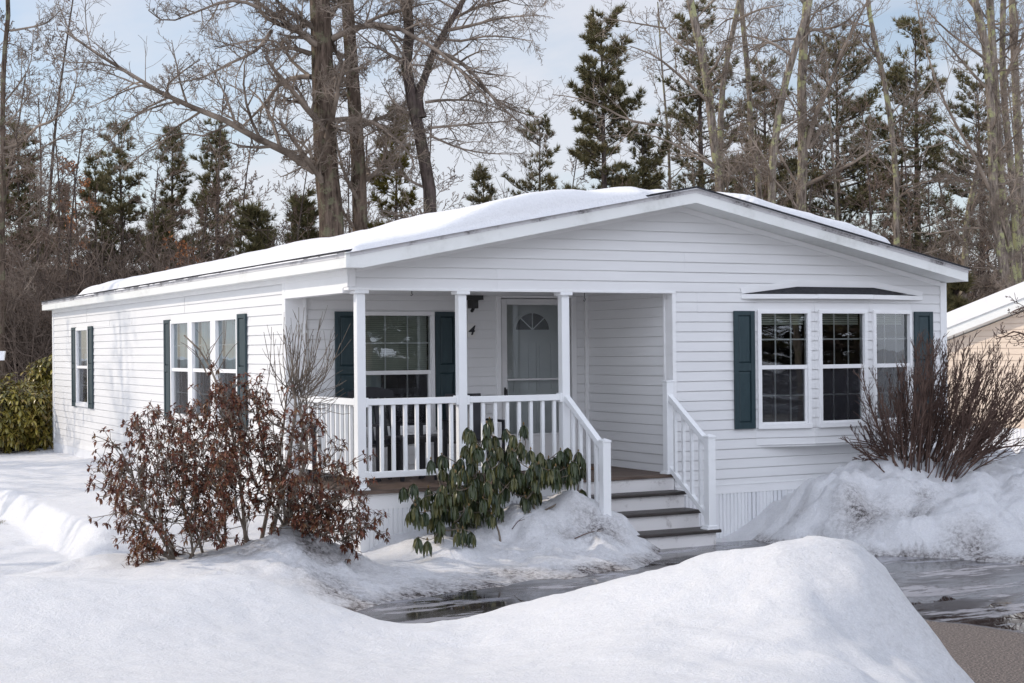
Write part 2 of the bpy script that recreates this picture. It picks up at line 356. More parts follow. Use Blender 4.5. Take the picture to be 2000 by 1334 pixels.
# porch beams and ceiling
mb = MB()
mb.box(-.012, 4.0, -.028, .11, H0+.625, H0+.655)
mb.box(-.022, .10, .11, 1.93, H0+.60, H0+.655)
mb.quad((-.014, 1.93, H0+.655), (-.014, -.016, H0+.655), (-.014, -.016, H0+.86), (-.014, 1.93, H0+.86))
mb.build('porch_beam', M['trim'], home, bevel=.004)
mb = MB(); mb.box(.101, 3.968, .111, 1.92, H0+.655, H0+.675); mb.build('porch_ceiling', M['trim'], home)
mb = MB()                                                     # three ceiling hooks
for hx, hl in ((.73, .05), (2.83, .095), (.1, .03)):
    y = .05; z = H0+.625
    mb = MB(); mb.tube([(hx, y, z), (hx, y, z-hl*.55), (hx+.012, y, z-hl*.8), (hx, y, z-hl), (hx-.014, y, z-hl*.85)], .0045, 6); mb.build('ceiling_hook', M['iron'], home)

def slats(parent, name, fr, u0, u1, z0, z1, d, m):
    mb = MB(); mb.fbox(fr, u0, u1, z0, z1, d-.004, d); return mb.build(name, m, parent)
def window(fr, u0, u1, z0, z1, zm, cover=None, screen_on=True, jut=.034, b=.047, cols=3, depth=1.0):
    """a sash window with its trim, two sashes, 3 x 2 grilles and what hangs behind the glass"""
    mb = MB()
    mb.fbox(fr, u0, u1, z1-b, z1, -.07, jut); mb.fbox(fr, u0-.004, u1+.004, z0, z0+b+.012, -.07, jut+.006)
    mb.fbox(fr, u0, u0+b, z0+b+.012, z1-b, -.07, jut); mb.fbox(fr, u1-b, u1, z0+b+.012, z1-b, -.07, jut)
    w = mb.build('window', M['trim'], home, bevel=.004)
    a0, a1, zb, zt = u0+b, u1-b, z0+b+.012, z1-b
    mb = MB()                                                 # lower sash and meeting rail
    mb.fbox(fr, a0, a1, zm-.026, zm+.022, -.03, .022)
    for q in ((a0, a0+.012, zb, zm-.026), (a1-.030, a1, zb, zm-.026)): mb.fbox(fr, q[0], q[1], q[2], q[3], -.035, .010)
    mb.fbox(fr, a0+.012, a1-.03, zb, zb+.02, -.035, .009)
    mb.build('sash', M['trim'], w, bevel=.003)
    mb = MB(); mb.quad(*(fr.p(u, z, -.012) for u, z in ((a0, zm), (a1, zm), (a1, zt), (a0, zt))))
    mb.quad(*(fr.p(u, z, -.026) for u, z in ((a0, zb), (a1, zb), (a1, zm-.01), (a0, zm-.01))))
    mb.build('glass_pane', M['glass'], w)
    mb = MB(); g = .0085                                      # grilles between the panes
    for lo, hi, d in ((zm+.022, zt, -.0165), (zb+.02, zm-.026, -.034)):
        for k in range(1, cols): u = a0+(a1-a0)*k/cols; mb.fbox(fr, u-g, u+g, lo, hi, d-.007, d)
        m_ = (lo+hi)/2
        for k in range(cols): mb.fbox(fr, a0+(a1-a0)*k/cols+(g if k else 0), a0+(a1-a0)*(k+1)/cols-(g if k < cols-1 else 0), m_-g, m_+g, d-.007, d)
    mb.build('grille', M['trim'], w)
    if screen_on:
        mb = MB(); mb.quad(*(fr.p(u, z, -.006) for u, z in ((a0+.012, zb+.02), (a1-.03, zb+.02), (a1-.03, zm-.026), (a0+.012, zm-.026))))
        mb.build('insect_screen', M['screen'], w)
    mb = MB(); P = fr.p; dd = -.075; q = [(a0-.01, zb-.01), (a1+.01, zb-.01), (a1+.01, zt+.01), (a0-.01, zt+.01)]
    for i in range(4):
        a, c = q[i], q[(i+1) % 4]; mb.quad(P(*a, dd), P(*c, dd), P(*c, -depth), P(*a, -depth))
    mb.quad(*(P(*c, -depth) for c in q)); mb.build('room_interior', M['room'], w)
    for kind, f0, f1, g0, g1, d in cover or ():
        U0, U1 = a0+(a1-a0)*f0, a0+(a1-a0)*f1; Z0, Z1 = zb+(zt-zb)*g0, zb+(zt-zb)*g1
        if kind == 'curtain':
            n = max(6, int((U1-U0)/.035)); mb = MB(); pts = [U0+(U1-U0)*i/n for i in range(n+1)]; off = [d-.012*math.sin(i*2.1)-.006*math.sin(i*.9) for i in range(n+1)]
            for i in range(n): mb.quad(P(pts[i], Z0, off[i]), P(pts[i+1], Z0, off[i+1]), P(pts[i+1], Z1, off[i+1]), P(pts[i], Z1, off[i]))
            mb.build('curtain', M['curtain'], w)
        else:
            mb = MB(); n = max(1, int((Z1-Z0)/.022))
            for i in range(n):
                z = Z0+(Z1-Z0)*i/n; mb.quad(P(U0, z, d), P(U1, z, d), P(U1, z+.0205, d-.008), P(U0, z+.0205, d-.008))
            mb.build('blind', M['blind'], w)
    return w
def shutter(fr, u0, u1, z0, z1, mid):
    mb = MB(); d = .014; t = .040; r = .058
    mb.fbox(fr, u0, u0+r, z0, z1, d, t); mb.fbox(fr, u1-r, u1, z0, z1, d, t)
    for a, b in ((z0, z0+r*1.25), (mid-.045, mid+.045), (z1-r*.9, z1)): mb.fbox(fr, u0+r, u1-r, a, b, d, t-.002)
    for a, b in ((z0+r*1.25, mid-.045), (mid+.045, z1-r*.9)):
        mb.fbox(fr, u0+r, u1-r, a, b, d, d+.008)
        i = .022; P = fr.p; lo = [P(u0+r+.006, a+.006, d+.008), P(u1-r-.006, a+.006, d+.008), P(u1-r-.006, b-.006, d+.008), P(u0+r+.006, b-.006, d+.008)]
        hi = [P(u0+r+i, a+i, d+.019), P(u1-r-i, a+i, d+.019), P(u1-r-i, b-i, d+.019), P(u0+r+i, b-i, d+.019)]
        mb.quad(*hi)
        for k in range(4): mb.quad(lo[k], lo[(k+1) % 4], hi[(k+1) % 4], hi[k])
    return mb.build('shutter', M['shutter'], home, bevel=.002)
# side wall windows
window(F_LEFT, *W1[:4], -.235, cover=[('blind', 0, 1, .68, 1, -.09), ('curtain', 0, 1, 0.48, .68, -.11)])
for a, b in ((-6.76, -5.815), (-5.70, -4.745), (-4.615, -3.66)):
    window(F_LEFT, a, b, W3[2], W3[3], -.235, cover=[('curtain', 0, 1, .48, 1, -.10), ('curtain', .1, .9, 0., .48, -.7)])
for a, b in ((-5.815, -5.70), (-4.745, -4.615)): mb = MB(); mb.fbox(F_LEFT, a+.001, b-.001, W3[2], W3[3], -.02, .030); mb.build('mullion', M['trim'], home, bevel=.003)
for u0, u1 in ((-13.44, -13.13), (-12.09, -11.76), (-7.09, -6.78), (-3.64, -3.31)): shutter(F_LEFT, u0, u1, -.945, .47, -.225)
# porch window and shutters
window(F_BACK, *PW, -.255, cover=[('blind', 0, 1, .50, 1, -.10), ('curtain', 0, .32, .02, .5, -.12)])
mb = MB(); mb.fbox(F_BACK, PW[0]-.03, PW[1]+.04, PW[2]-.03, PW[2]-.001, 0, .05); mb.build('window_sill', M['trim'], home)
shutter(F_BACK, .585, .888, -.945, .46, -.22); shutter(F_BACK, 1.857, 2.155, -.945, .46, -.22)
# shallow bow with three windows
BD = .17; bx = [BAY0, 5.872, 6.722, BAY1]; by = [0, -BD, -BD, 0]
bay = MB(); facets = []
for i in range(3):
    a = np.array([bx[i], by[i], 0]); b = np.array([bx[i+1], by[i+1], 0]); L = np.linalg.norm(b-a); u = (b-a)/L; n = np.array([u[1], -u[0], 0])
    fr = Frame((a[0], a[1], H0), u, n); facets.append((fr, L))
    w = .835 if i == 1 else (.80 if i == 0 else .80)
    if i == 0: o = (.026, L-.052)
    elif i == 1: o = (.052, L-.052)
    else: o = (.052, L-.022)
    siding(bay, fr, BAYZ0, BAYZ1, .648, lambda z, L=L: (0, L), [(o[0], o[1], -.965, .445)])
    cov = [[('blind', 0, 1, .90, 1, -.09)], [('blind', 0, 1, .90, 1, -.09), ('blind', .30, .78, .56, .9, -.9)], [('blind', 0, 1, .90, 1, -.09), ('curtain', .1, .95, .02, .44, -.5)]][i]
    window(fr, o[0], o[1], -.965, .445, -.235, cover=cov, depth=.95)
bay.poly([(bx[i], by[i], H0+BAYZ0) for i in range(4)])
bay.build('bow_wall', M['siding'], home)
bt = MB(); e = .035
bt.prism([(bx[0], -.013, H0+BAYZ0-.012), (bx[1], -BD-.014, H0+BAYZ0-.012), (bx[2], -BD-.014, H0+BAYZ0-.012), (bx[3], -.013, H0+BAYZ0-.012)], (0, 0, .012))
bt.build('bow_sill', M['trim'], home, bevel=.003); bt = MB()
for i in range(3):                                            # fascia of the little roof
    a = Vector((bx[i]+(i == 0)*-.20, by[i]-.06*(i != 0), H0+.60)); b = Vector((bx[i+1]+(i == 2)*.17, by[i+1]-.06*(i != 2), H0+.60))
    bt.bar(a, b, .05, .055)
bt.build('bow_trim', M['trim'], home, bevel=.003)
ra = [(bx[0]-.20, -.014, H0+.628), (bx[1]-.02, -BD-.085, H0+.628), (bx[2]+.02, -BD-.085, H0+.628), (bx[3]+.17, -.014, H0+.618)]
rt = [(bx[0]+.62, -.014, H0+.722), (bx[3]-.62, -.014, H0+.722)]
mb = MB(); mb.quad(ra[1], ra[2], rt[1], rt[0]); mb.poly([ra[0], ra[1], rt[0]]); mb.poly([ra[2], ra[3], rt[1]]); mb.poly([ra[3], ra[2], ra[1], ra[0]])
mb.build('bow_roof', M['shingle'], home)
mb = MB(); ft = [(bx[0]-.22, H0+.70), (bx[0]+.60, H0+.80), (bx[3]-.60, H0+.80), (bx[3]+.19, H0+.68)]; fb = [(bx[0]-.19, H0+.632), (bx[0]+.62, H0+.725), (bx[3]-.62, H0+.725), (bx[3]+.16, H0+.622)]
for i in range(3): mb.hexa([(fb[i][0], -.02, fb[i][1]), (fb[i+1][0], -.02, fb[i+1][1]), (fb[i+1][0], 0, fb[i+1][1]), (fb[i][0], 0, fb[i][1]), (ft[i][0], -.02, ft[i][1]), (ft[i+1][0], -.02, ft[i+1][1]), (ft[i+1][0], 0, ft[i+1][1]), (ft[i][0], 0, ft[i][1])])
mb.build('bow_flashing', M['trim'], home)
for u0, u1 in ((4.805, 5.10), (7.575, 7.875)): shutter(F_FRONT, u0, u1, -.955, .43, -.23)
# front door behind its storm door
mb = MB(); P = F_BACK
for a, b, z0, z1 in ((2.68, 2.74, -1.435, .69), (3.735, 3.80, -1.435, .69), (2.74, 3.735, .635, .69)): mb.fbox(P, a, b, z0, z1, -.09, .030)
mb.build('door_frame', M['trim'], home, bevel=.003)
mb = MB(); s0, s1 = 2.755, 3.72
for a, b, z0, z1 in ((s0, s0+.078, -1.42, .625), (s1-.078, s1, -1.42, .625), (s0+.078, s1-.078, .55, .625), (s0+.078, s1-.078, -.378, -.356), (s0+.078, s1-.078, -1.42, -1.04)): mb.fbox(P, a, b, z0, z1, -.028, .006)
mb.fbox(P, s0+.075, s1-.075, -1.06, -1.035, -.03, .012)
sd = mb.build('storm_door', M['door'], home, bevel=.004)
mb = MB(); mb.quad(*(P.p(u, z, -.012) for u, z in ((s0+.078, -1.04), (s1-.078, -1.04), (s1-.078, .55), (s0+.078, .55)))); mb.build('glass_pane', M['glass'], sd)
mb = MB(); mb.fbox(P, 2.785, 2.805, -.60, -.46, .006, .022); mb.tube([P.p(2.795, -.49, .02), P.p(2.795, -.485, .055), P.p(2.80, -.57, .058)], .010, 8); mb.build('door_handle', M['iron'], sd)
mb = MB(); mb.fbox(P, 2.74, 3.735, -1.435, .635, -.14, -.10)
def ring2d(cx, cz, rx, rz, n, a0=0, a1=math.pi): return [(cx+rx*math.cos(a0+(a1-a0)*i/n), cz+rz*math.sin(a0+(a1-a0)*i/n)) for i in range(n+1)]
cx, cz = 3.24, .245; o_, i_ = ring2d(cx, cz, .275, .245, 20), ring2d(cx, cz, .235, .205, 20)
for k in range(20): mb.hexa([P.p(*o_[k], -.10), P.p(*o_[k+1], -.10), P.p(*i_[k+1], -.10), P.p(*i_[k], -.10), P.p(*o_[k], -.085), P.p(*o_[k+1], -.085), P.p(*i_[k+1], -.085), P.p(*i_[k], -.085)])
mb.fbox(P, cx-.275, cx+.275, cz-.035, cz, -.10, -.085)
for a, b, z0, z1 in ((2.97, 3.20, -.52, .10), (3.29, 3.52, -.52, .10), (2.97, 3.20, -1.2, -.66), (3.29, 3.52, -1.2, -.66)):
    for q in ((a, b, z0, z0+.022), (a, b, z1-.022, z1), (a, a+.022, z0+.022, z1-.022), (b-.022, b, z0+.022, z1-.022)): mb.fbox(P, *q, -.10, -.09)
    mb.fbox(P, a+.05, b-.05, z0+.05, z1-.05, -.10, -.093)
fd = mb.build('front_door', M['door'], home)
mb = MB(); mb.prism([P.p(*q, -.0995) for q in i_], tuple(P.n*.004)); fl = mb.build('fan_light', M['room'], fd)
mb = MB()
for k in (5, 10, 15): mb.bar(P.p(cx, cz, -.093), P.p(*i_[k], -.093), .012, .006, up=(0, -1, 0))
mb.build('grille', M['trim'], fd)
# number plate, lantern
mb = MB(); mb.fbox(P, 2.10, 2.392, .155, .322, .012, .022); np_ = mb.build('number_plate', M['plate'], home, bevel=.004)
for ch, u in (('4', 2.292),):
    cu = bpy.data.curves.new('numeral', 'FONT'); cu.body = ch; cu.size = .155; cu.shear = .32; cu.extrude = .003; cu.offset = .004
    o = bpy.data.objects.new('numeral', cu); C.objects.link(o); o.parent = np_; o.matrix_world = Matrix.Translation(P.p(u, .186, .0255)) @ Matrix.Rotation(math.pi/2, 4, 'X'); cu.materials.append(M['black']); bpy.context.view_layer.update(); me = bpy.data.meshes.new_from_object(o.evaluated_get(bpy.context.evaluated_depsgraph_get())); n3 = bpy.data.objects.new('number', me); C.objects.link(n3); n3.parent = np_; n3.matrix_world = o.matrix_world.copy(); bpy.data.objects.remove(o)
mb = MB(); mb.fbox(P, 2.243, 2.258, .225, .24, .022, .027); mb.build('numeral_tip', M['black'], np_)
mb = MB(); mb.box(2.22, 2.42, 1.74, 1.92, H0+.60, H0+.655)
mb.box(2.27, 2.36, 1.76, 1.86, H0+.50, H0+.60); mb.bar((2.40, 1.86, H0+.615), (2.29, 1.80, H0+.46), .028, .028); mb.build('porch_light', M['iron'], home)
# deck, skirt of the porch, posts, railings
ZD = H0-1.435
mb = MB(); n = 15; 
for k in range(14):
    y0 = -.05+k*(1.955/14); mb.box(.03, 3.968, y0, y0+1.955/14-.006, ZD-.038, ZD)
mb.build('porch_deck', M['deck'], home, bevel=.003)
mb = MB(); mb.box(.105, 3.96, -.012, .02, ZD-.20, ZD-.0385); mb.box(.105, .135, .02, 1.93, ZD-.20, ZD-.0385); mb.build('deck_rim', M['trim'], home)
def ribs(mb, fr, u0, u1, z0, z1, pitch=.105, d=.016):
    n = max(1, round((u1-u0)/pitch)); p = (u1-u0)/n
    for k in range(n):
        a = u0+k*p; prof = [(0, 0), (.09, d), (.42, d), (.50, d*.2), (.58, d), (.90, d), (1., 0)]
        for (s, e), (s2, e2) in zip(prof, prof[1:]): mb.quad(fr.p(a+s*p, z0, e), fr.p(a+s2*p, z0, e2), fr.p(a+s2*p, z1, e2), fr.p(a+s*p, z1, e))
mb = MB()
ribs(mb, Frame((.15, .004, 0), (1, 0, 0), (0, -1, 0)), 0, 2.36, -.1, ZD-.20); ribs(mb, Frame((.12, 1.93, 0), (0, -1, 0), (-1, 0, 0)), 0, 1.88, -.1, ZD-.20)
mb.box(.10, .17, -.02, .055, -.1, ZD-.20)
ribs(mb, Frame((4.0, 0, 0), (1, 0, 0), (0, -1, 0)), 0, 4.10, -.1, H0+ZSB-.07); ribs(mb, Frame((0, YB, 0), (0, -1, 0), (-1, 0, 0)), 0, YB-1.95, -.1, H0+ZSB-.05)
mb.quad((XR, 0, -.1), (XR, YB, -.1), (XR, YB, H0+ZSB), (XR, 0, H0+ZSB)); mb.quad((0, YB, -.1), (XR, YB, -.1), (XR, YB, H0+ZSB), (0, YB, H0+ZSB))
mb.build('skirting', M['skirt'], home)
for u in (4.985, 5.36):
    for k in range(3):
        mb = MB(); mb.box(u+.062*k, u+.062*k+.044, -.024, -.017, .02, H0+ZSB-.075); mb.build('skirting_vent', M['vent'], home)
PX = [.09, 1.25, 2.51, 3.85]; PWD = .095
for i, x in enumerate(PX):
    zt = H0+.626 if i < 3 else H0-.385
    mb = MB(); y0, y1 = (.0, .095) if i < 3 else (-.045, .05)
    mb.box(x, x+PWD, y0, y1, ZD, zt)
    mb.box(x-.03, x+PWD+.03, y0-.03, y1+.03, ZD, ZD+.018); mb.box(x-.018, x+PWD+.018, y0-.018, y1+.018, ZD+.018, ZD+.035)
    if i < 3: mb.box(x-.03, x+PWD+.03, y0-.029, y1+.03, zt-.035, zt)
    else: mb.box(x-.008, x+PWD+.008, y0-.008, y1+.008, zt, zt+.018)
    mb.build('porch_post', M['rail'], home, bevel=.006)
RT0, RT1, RB0, RB1 = H0-.562, H0-.495, H0-1.316, H0-1.250
def railing(a, b, n, axis):
    """level railing between two posts: rails with their brackets, balusters as pieces of it"""
    mb = MB(); c = .048
    def bx_(s0, s1, w, z0, z1): mb.box(s0, s1, c-w, c+w, z0, z1) if axis == 'x' else mb.box(.137-w, .137+w, s0, s1, z0, z1)
    bx_(a, b, .035, RT0, RT1)
    for s0, s1 in ((a, a+.03), (b-.03, b)): bx_(s0, s1, .046, RT0-.02, RT1+.012)
    r = mb.build('railing', M['rail'], home, bevel=.005); mb = MB(); bx_(a, b, .026, RB0, RB1)
    for s0, s1 in ((a, a+.03), (b-.03, b)): bx_(s0, s1, .036, RB0-.016, RB1+.012)
    mb.build('bottom_rail', M['rail'], r, bevel=.005)
    for k in range(n):
        s = a+(b-a)*(k+.42)/n if n == 8 else a+(b-a)*(k+.5)/n
        mb = MB(); q = .0185
        mb.box(s-q, s+q, c-q, c+q, RB1, RT0) if axis == 'x' else mb.box(.137-q, .137+q, s-q, s+q, RB1, RT0)
        mb.build('baluster', M['rail'], r, bevel=.003)
railing(PX[0]+PWD, PX[1], 8, 'x'); railing(PX[1]+PWD, PX[2], 8, 'x'); railing(.096, 1.88, 13, 'y')
# steps
mb = MB(); TZ = [.545, .362, .172]; TY = [-.28, -.565, -.86]
st = None
mb.box(2.52, 3.94, -.24, -.03, -.05, TZ[0]-.036); mb.box(2.52, 3.94, -.525, -.24, -.05, TZ[1]-.036); mb.box(2.52, 3.96, -.82, -.525, -.05, TZ[2]-.036)
mb.box(2.52, 3.94, -.029, -.013, TZ[0], ZD-.0385)
st = mb.build('porch_steps', M['riser'], home)
for z, y, yb, xr in ((TZ[0], TY[0], -.03, 3.955), (TZ[1], TY[1], -.241, 3.955), (TZ[2], TY[2], -.526, 4.01)):
    mb = MB(); mb.box(2.48, xr, y, yb, z-.0355, z); mb.build('tread', M['tread'], st, bevel=.008)
for x in (2.51, 3.85):
    mb = MB(); y0, y1 = -.85, -.755; zt = H0-.985
    mb.box(x, x+PWD, y0, y1, TZ[2], zt); mb.box(x-.03, x+PWD+.03, y0-.008, y1+.03, TZ[2], TZ[2]+.02); mb.box(x-.017, x+PWD+.017, y0-.007, y1+.018, TZ[2]+.02, TZ[2]+.045)
    c = (x+PWD/2, (y0+y1)/2, zt+.042); e = .006; q = [(x-e, y0-e), (x+PWD+e, y0-e), (x+PWD+e, y1+e), (x-e, y1+e)]
    mb.box(x-e, x+PWD+e, y0-e, y1+e, zt, zt+.02)
    for k in range(4): mb.poly([(*q[k], zt+.02), (*q[(k+1) % 4], zt+.02), c])
    mb.build('newel_post', M['rail'], home, bevel=.004)
    xc = x+PWD/2; mb = MB()
    A = Vector((xc, -.0, H0-.535)); B = Vector((xc, -.77, H0-1.045)); A2 = Vector((xc, -.02, ZD+.075)); B2 = Vector((xc, -.77, TZ[2]+.13))
    mb.bar(A, B, .066, .062); r = mb.build('step_railing', M['rail'], home, bevel=.005); mb = MB(); mb.bar(A2, B2, .052, .055); mb.build('bottom_rail', M['rail'], r, bevel=.005)
    for k in range(4):
        f = (k+.72)/4.6; mb = MB(); lo = A2.lerp(B2, f); hi = A.lerp(B, f); q = .0185
        mb.box(xc-q, xc+q, lo.y-q, lo.y+q, lo.z+.01, hi.z-.012); mb.build('baluster', M['rail'], r, bevel=.003)
# roof
YF, YR = -.39, 15.45
mb = MB(); T_ = .155
def rp(x, z, y): return (x, y, H0+z)
prof = [(eL[0], eL[1]), ridge, (eR[0], eR[1]), (eR[0], eR[1]-T_), (XR+.0, eR[1]-T_), (ridge[0], ridge[1]-SOF), (0., eL[1]-T_), (eL[0], eL[1]-T_)]
mb.prism([rp(x, z, YF) for x, z in reversed(prof)], (0, YR-YF, 0))
roof = mb.build('roof', M['trim_dirty'], home)
mb = MB(); o = .018
for (a, b) in ((eL, ridge), (ridge, eR)):
    dx, dz = b[0]-a[0], b[1]-a[1]; L = math.hypot(dx, dz); a2 = (a[0]-dx/L*.02*(a is eL), a[1]-dz/L*.02*(a is eL)); b2 = (b[0]+dx/L*.02*(b is eR), b[1]+dz/L*.02*(b is eR))
    mb.prism([rp(a2[0], a2[1]+.003, YF-.012), rp(b2[0], b2[1]+.003, YF-.012), rp(b2[0], b2[1]+.003+o, YF-.012), rp(a2[0], a2[1]+.003+o, YF-.012)], (0, YR-YF+.03, 0))
mb.build('shingle_roofing', M['shingle'], roof)
mb = MB(); h = .052
for (a, b) in ((eL, ridge), (ridge, eR)): mb.prism([rp(a[0], a[1], YF-.006), rp(b[0], b[1], YF-.006), rp(b[0], b[1]-h, YF-.006), rp(a[0], a[1]-h, YF-.006)], (0, .0055, 0))
mb.box(eL[0]-.006, eL[0]-.0005, YF, YR, H0+eL[1]-h, H0+eL[1]+.002)
mb.build('drip_edge', M['drip'], roof)
mb = MB()                                                     # frieze boards under the soffits, corner blocks
for (a, b) in (((.08, 0), ridge), (ridge, (8.02, 0))):
    za, zb_ = ztop(a[0])-SOF, ztop(b[0])-SOF
    mb.hexa([(a[0], -.024, H0+za-.06), (b[0], -.024, H0+zb_-.06), (b[0], -.002, H0+zb_-.06), (a[0], -.002, H0+za-.06), (a[0], -.024, H0+za), (b[0], -.024, H0+zb_), (b[0], -.002, H0+zb_), (a[0], -.002, H0+za)])
mb.box(-.022, -.0145, -.014, YB, H0+.775, H0+.835)
mb.build('frieze_board', M['trim'], roof)
mb = MB()
for (x, y) in ((-.171, YF+.01),):
    mb.box(eL[0]-.012, eL[0]+.03, YF-.012, YF+.03, H0+eL[1]-T_-.002, H0+eL[1]-.004)
mb.build('fascia_cap', M['trim_dirty'], roof)

# snow lying on the roof
def sstep(a, b, x): t = np.clip((x-a)/(b-a), 0, 1); return t*t*(3-2*t)
def vnoise(P, seed=0):                                        # smooth lattice noise on an (N, 2) array, about -1 .. 1
    rs = np.random.RandomState(seed); tab = rs.rand(256, 256)*2-1
    i = np.floor(P).astype(int); f = P-i; f = f*f*f*(f*(f*6-15)+10); a = i & 255; b = (i+1) & 255
    g = lambda x, y: tab[x, y]
    return (g(a[:, 0], a[:, 1])*(1-f[:, 0])+g(b[:, 0], a[:, 1])*f[:, 0])*(1-f[:, 1]) + (g(a[:, 0], b[:, 1])*(1-f[:, 0])+g(b[:, 0], b[:, 1])*f[:, 0])*f[:, 1]
def fbm(P, octs=4, seed=0, gain=.5):
    s = 0; a = 1.; tot = 0
    for k in range(octs): s = s+a*vnoise(P*2**k+17.3*k, seed+k); tot += a; a *= gain
    return s/tot
def grid_faces(nx, ny):
    i = np.arange(nx-1)[:, None]; j = np.arange(ny-1)[None, :]; a = (i*ny+j).ravel()
    return np.stack([a, a+ny, a+ny+1, a+1], 1)
nx, ny = 150, 260
X = np.linspace(eL[0]-.03, eR[0]+.02, nx); Y = np.concatenate([np.linspace(YF-.045, YF+.45, 56), np.linspace(YF+.47, YR-.02, ny-56)]); GX, GY = np.meshgrid(X, Y, indexing='ij'); q = np.stack([GX.ravel(), GY.ravel()], 1)
x, y = q[:, 0], q[:, 1]
base = np.array([ztop(v) for v in x])+H0+.02
n1 = fbm(q*.7, 3, 3); n2 = fbm(q*3., 3, 9)
front = YF-.022+.010*n2
front = np.where(x > 3.9, YF+.06+.12*n1+1.0*sstep(3.3, 4.1, x)*(1-sstep(4.2, 5.0, x))+.9*sstep(6.9, 7.7, x), np.where(x > 3.3, front+1.0*sstep(3.3, 4.1, x), front))
rear = YR-1.2-1.9*(1-sstep(-.1, 2.5, x))+.4*n1
left = -.15+.05*n2+.02*n1
right = eR[0]-.75-.9*sstep(0, 9, y)*0+.25*n1
ed = np.minimum(np.minimum((y-front)*np.where(x > 3.4, 1.2, 2.6), (rear-y)*.5), np.minimum((x-left)*.9, (right-x)*.6))
n4 = fbm(q*np.array([1.2, .5]), 3, 15)
bulk = .145+.025*n1 + .08*np.exp(-((x-4.0)/1.4)**2)*sstep(5.5, 11, y) + .10*np.exp(-((y-1.2)/3.0)**2)*sstep(.6, 1.7, x)*(1-sstep(1.8, 3.6, x)) + .04*n4 + .02*np.sin(y*2.3+x*1.4)*sstep(0, 1.5, x)
bulk = np.where(x > 4.2, np.minimum(bulk, .17+.17*np.exp(-(x-4.2)/.8)*sstep(1., 4, y)), bulk)
bulk = bulk*(1-(1-sstep(.5, 1.7, x))*.62*(1-sstep(.3, 2.2, y)))*(1-.62*sstep(2.2, 3.6, x)*(x < 4.3)*(1-sstep(-.2, 1.4, y)))
th = bulk*np.sqrt(np.clip(1-(1-np.clip(ed/(.30+.15*n1), 0, 1))**2, 0, 1)) + .012*n2
top = np.where(ed > 0, base+np.maximum(th, .004), base-.03)
V = np.stack([x, y, top], 1)
o = mesh_obj('roof_snow', V, Q=grid_faces(nx, ny)[:, ::-1], mat=M['roofsnow'], smooth=True)
tag(o, 'thick smooth blanket of snow lying on the roof of the white mobile home', 'snow', kind='stuff')

# ------------------------------------------------------------------ snow-covered ground, ploughed banks, the drive
ctl = []
def c_y(y, *pts): ctl.extend(aty(px, py, y) for px, py in pts)
def c_z(z, *pts): ctl.extend(atz(px, py, z) for px, py in pts)
def c_t(*pts): ctl.extend(at(px, py, t) for px, py, t in pts)
def c_g(*pts): ctl.extend(gnd(px, t, z) for px, t, z in pts)
c_y(-.05, (716, 1076), (770, 1043), (830, 1040), (900, 1025), (980, 1005), (1060, 980))
c_y(-.45, (1095, 968), (1130, 978)); c_y(-.60, (1150, 988), (1030, 1000)); c_y(-.80, (1175, 1000), (1190, 1008)); c_y(-.92, (1215, 1022), (1235, 1040), (1258, 1052))
c_y(-1.05, (1275, 1075)); c_y(-1.3, (1100, 1060), (1040, 1075), (1200, 1070)); c_y(-1.25, (900, 1095), (980, 1085)); c_y(-.8, (850, 1062)); c_y(-.9, (770, 1095))
c_z(-.01, (740, 1184), (870, 1160), (1000, 1143), (1130, 1134), (1230, 1118), (1288, 1094), (1300, 1076)); c_z(-.05, (760, 1200), (900, 1176), (1060, 1150), (1200, 1135), (1340, 1085), (1400, 1066), (1450, 1066))
c_t((560, 1045, 13.9), (610, 1085, 13.5), (650, 1138, 13.1), (470, 1062, 14.2), (400, 1085, 13.8), (340, 1105, 13.2), (540, 1050, 14.6), (640, 1070, 14.4), (690, 1130, 13.4))
c_t((590, 1062, 13.6), (520, 1060, 13.7))
# beside the house wall and the side yard
c_t((0, 876, 30), (60, 868, 30.5), (110, 893, 27.0), (200, 903, 23.6), (300, 925, 20.5), (0, 915, 24), (100, 925, 22.5), (0, 940, 21.6), (80, 985, 18.6), (205, 1045, 15.6), (160, 960, 19.5), (250, 1000, 17.0), (330, 1010, 16.5), (420, 1010, 16.6))
c_g((0, 20.7, .08), (90, 17.9, .08), (180, 15.4, .10), (240, 14.9, .12)); c_t((0, 1060, 16.4), (100, 1075, 15.6), (200, 1075, 14.6), (250, 1050, 14.9), (60, 1112, 14.2), (180, 1108, 13.6), (0, 1010, 19.2))
ctl.extend([np.array([-.1, y, z]) for y, z in ((1, .30), (2.5, .34), (5, .38), (8, .38))])
# the near bank: crest, the ground just behind it, and its back
crest = [(-250, 1130, 9.3), (-100, 1118, 9.4), (0, 1115, 9.5), (140, 1116, 9.5), (270, 1118, 9.4), (400, 1106, 9.7), (480, 1099, 9.9), (530, 1112, 9.9), (590, 1134, 10.0), (650, 1163, 10.15), (700, 1190, 10.25), (760, 1210, 10.3), (800, 1215, 10.35), (850, 1207, 10.35), (920, 1190, 10.3), (1000, 1171, 10.2), (1120, 1150, 10.1), (1250, 1119, 10.0), (1300, 1100, 9.95), (1350, 1078, 9.9), (1420, 1064, 9.75), (1500, 1056, 9.65), (1550, 1054, 9.55), (1620, 1056, 9.45), (1680, 1064, 9.4), (1725, 1086, 9.35)]
c_t(*crest)
for px, py, t in crest[7:]: c_g((px, t+1.35, -.04), (px, t+2.0, -.06))
for px, py, t in crest[:7]: c_g((px, t+2.2, .16))
c_t((1755, 1140, 9.35), (1785, 1190, 9.3), (1815, 1225, 9.2), (1850, 1262, 9.1), (1885, 1300, 8.9), (1915, 1334, 8.75))
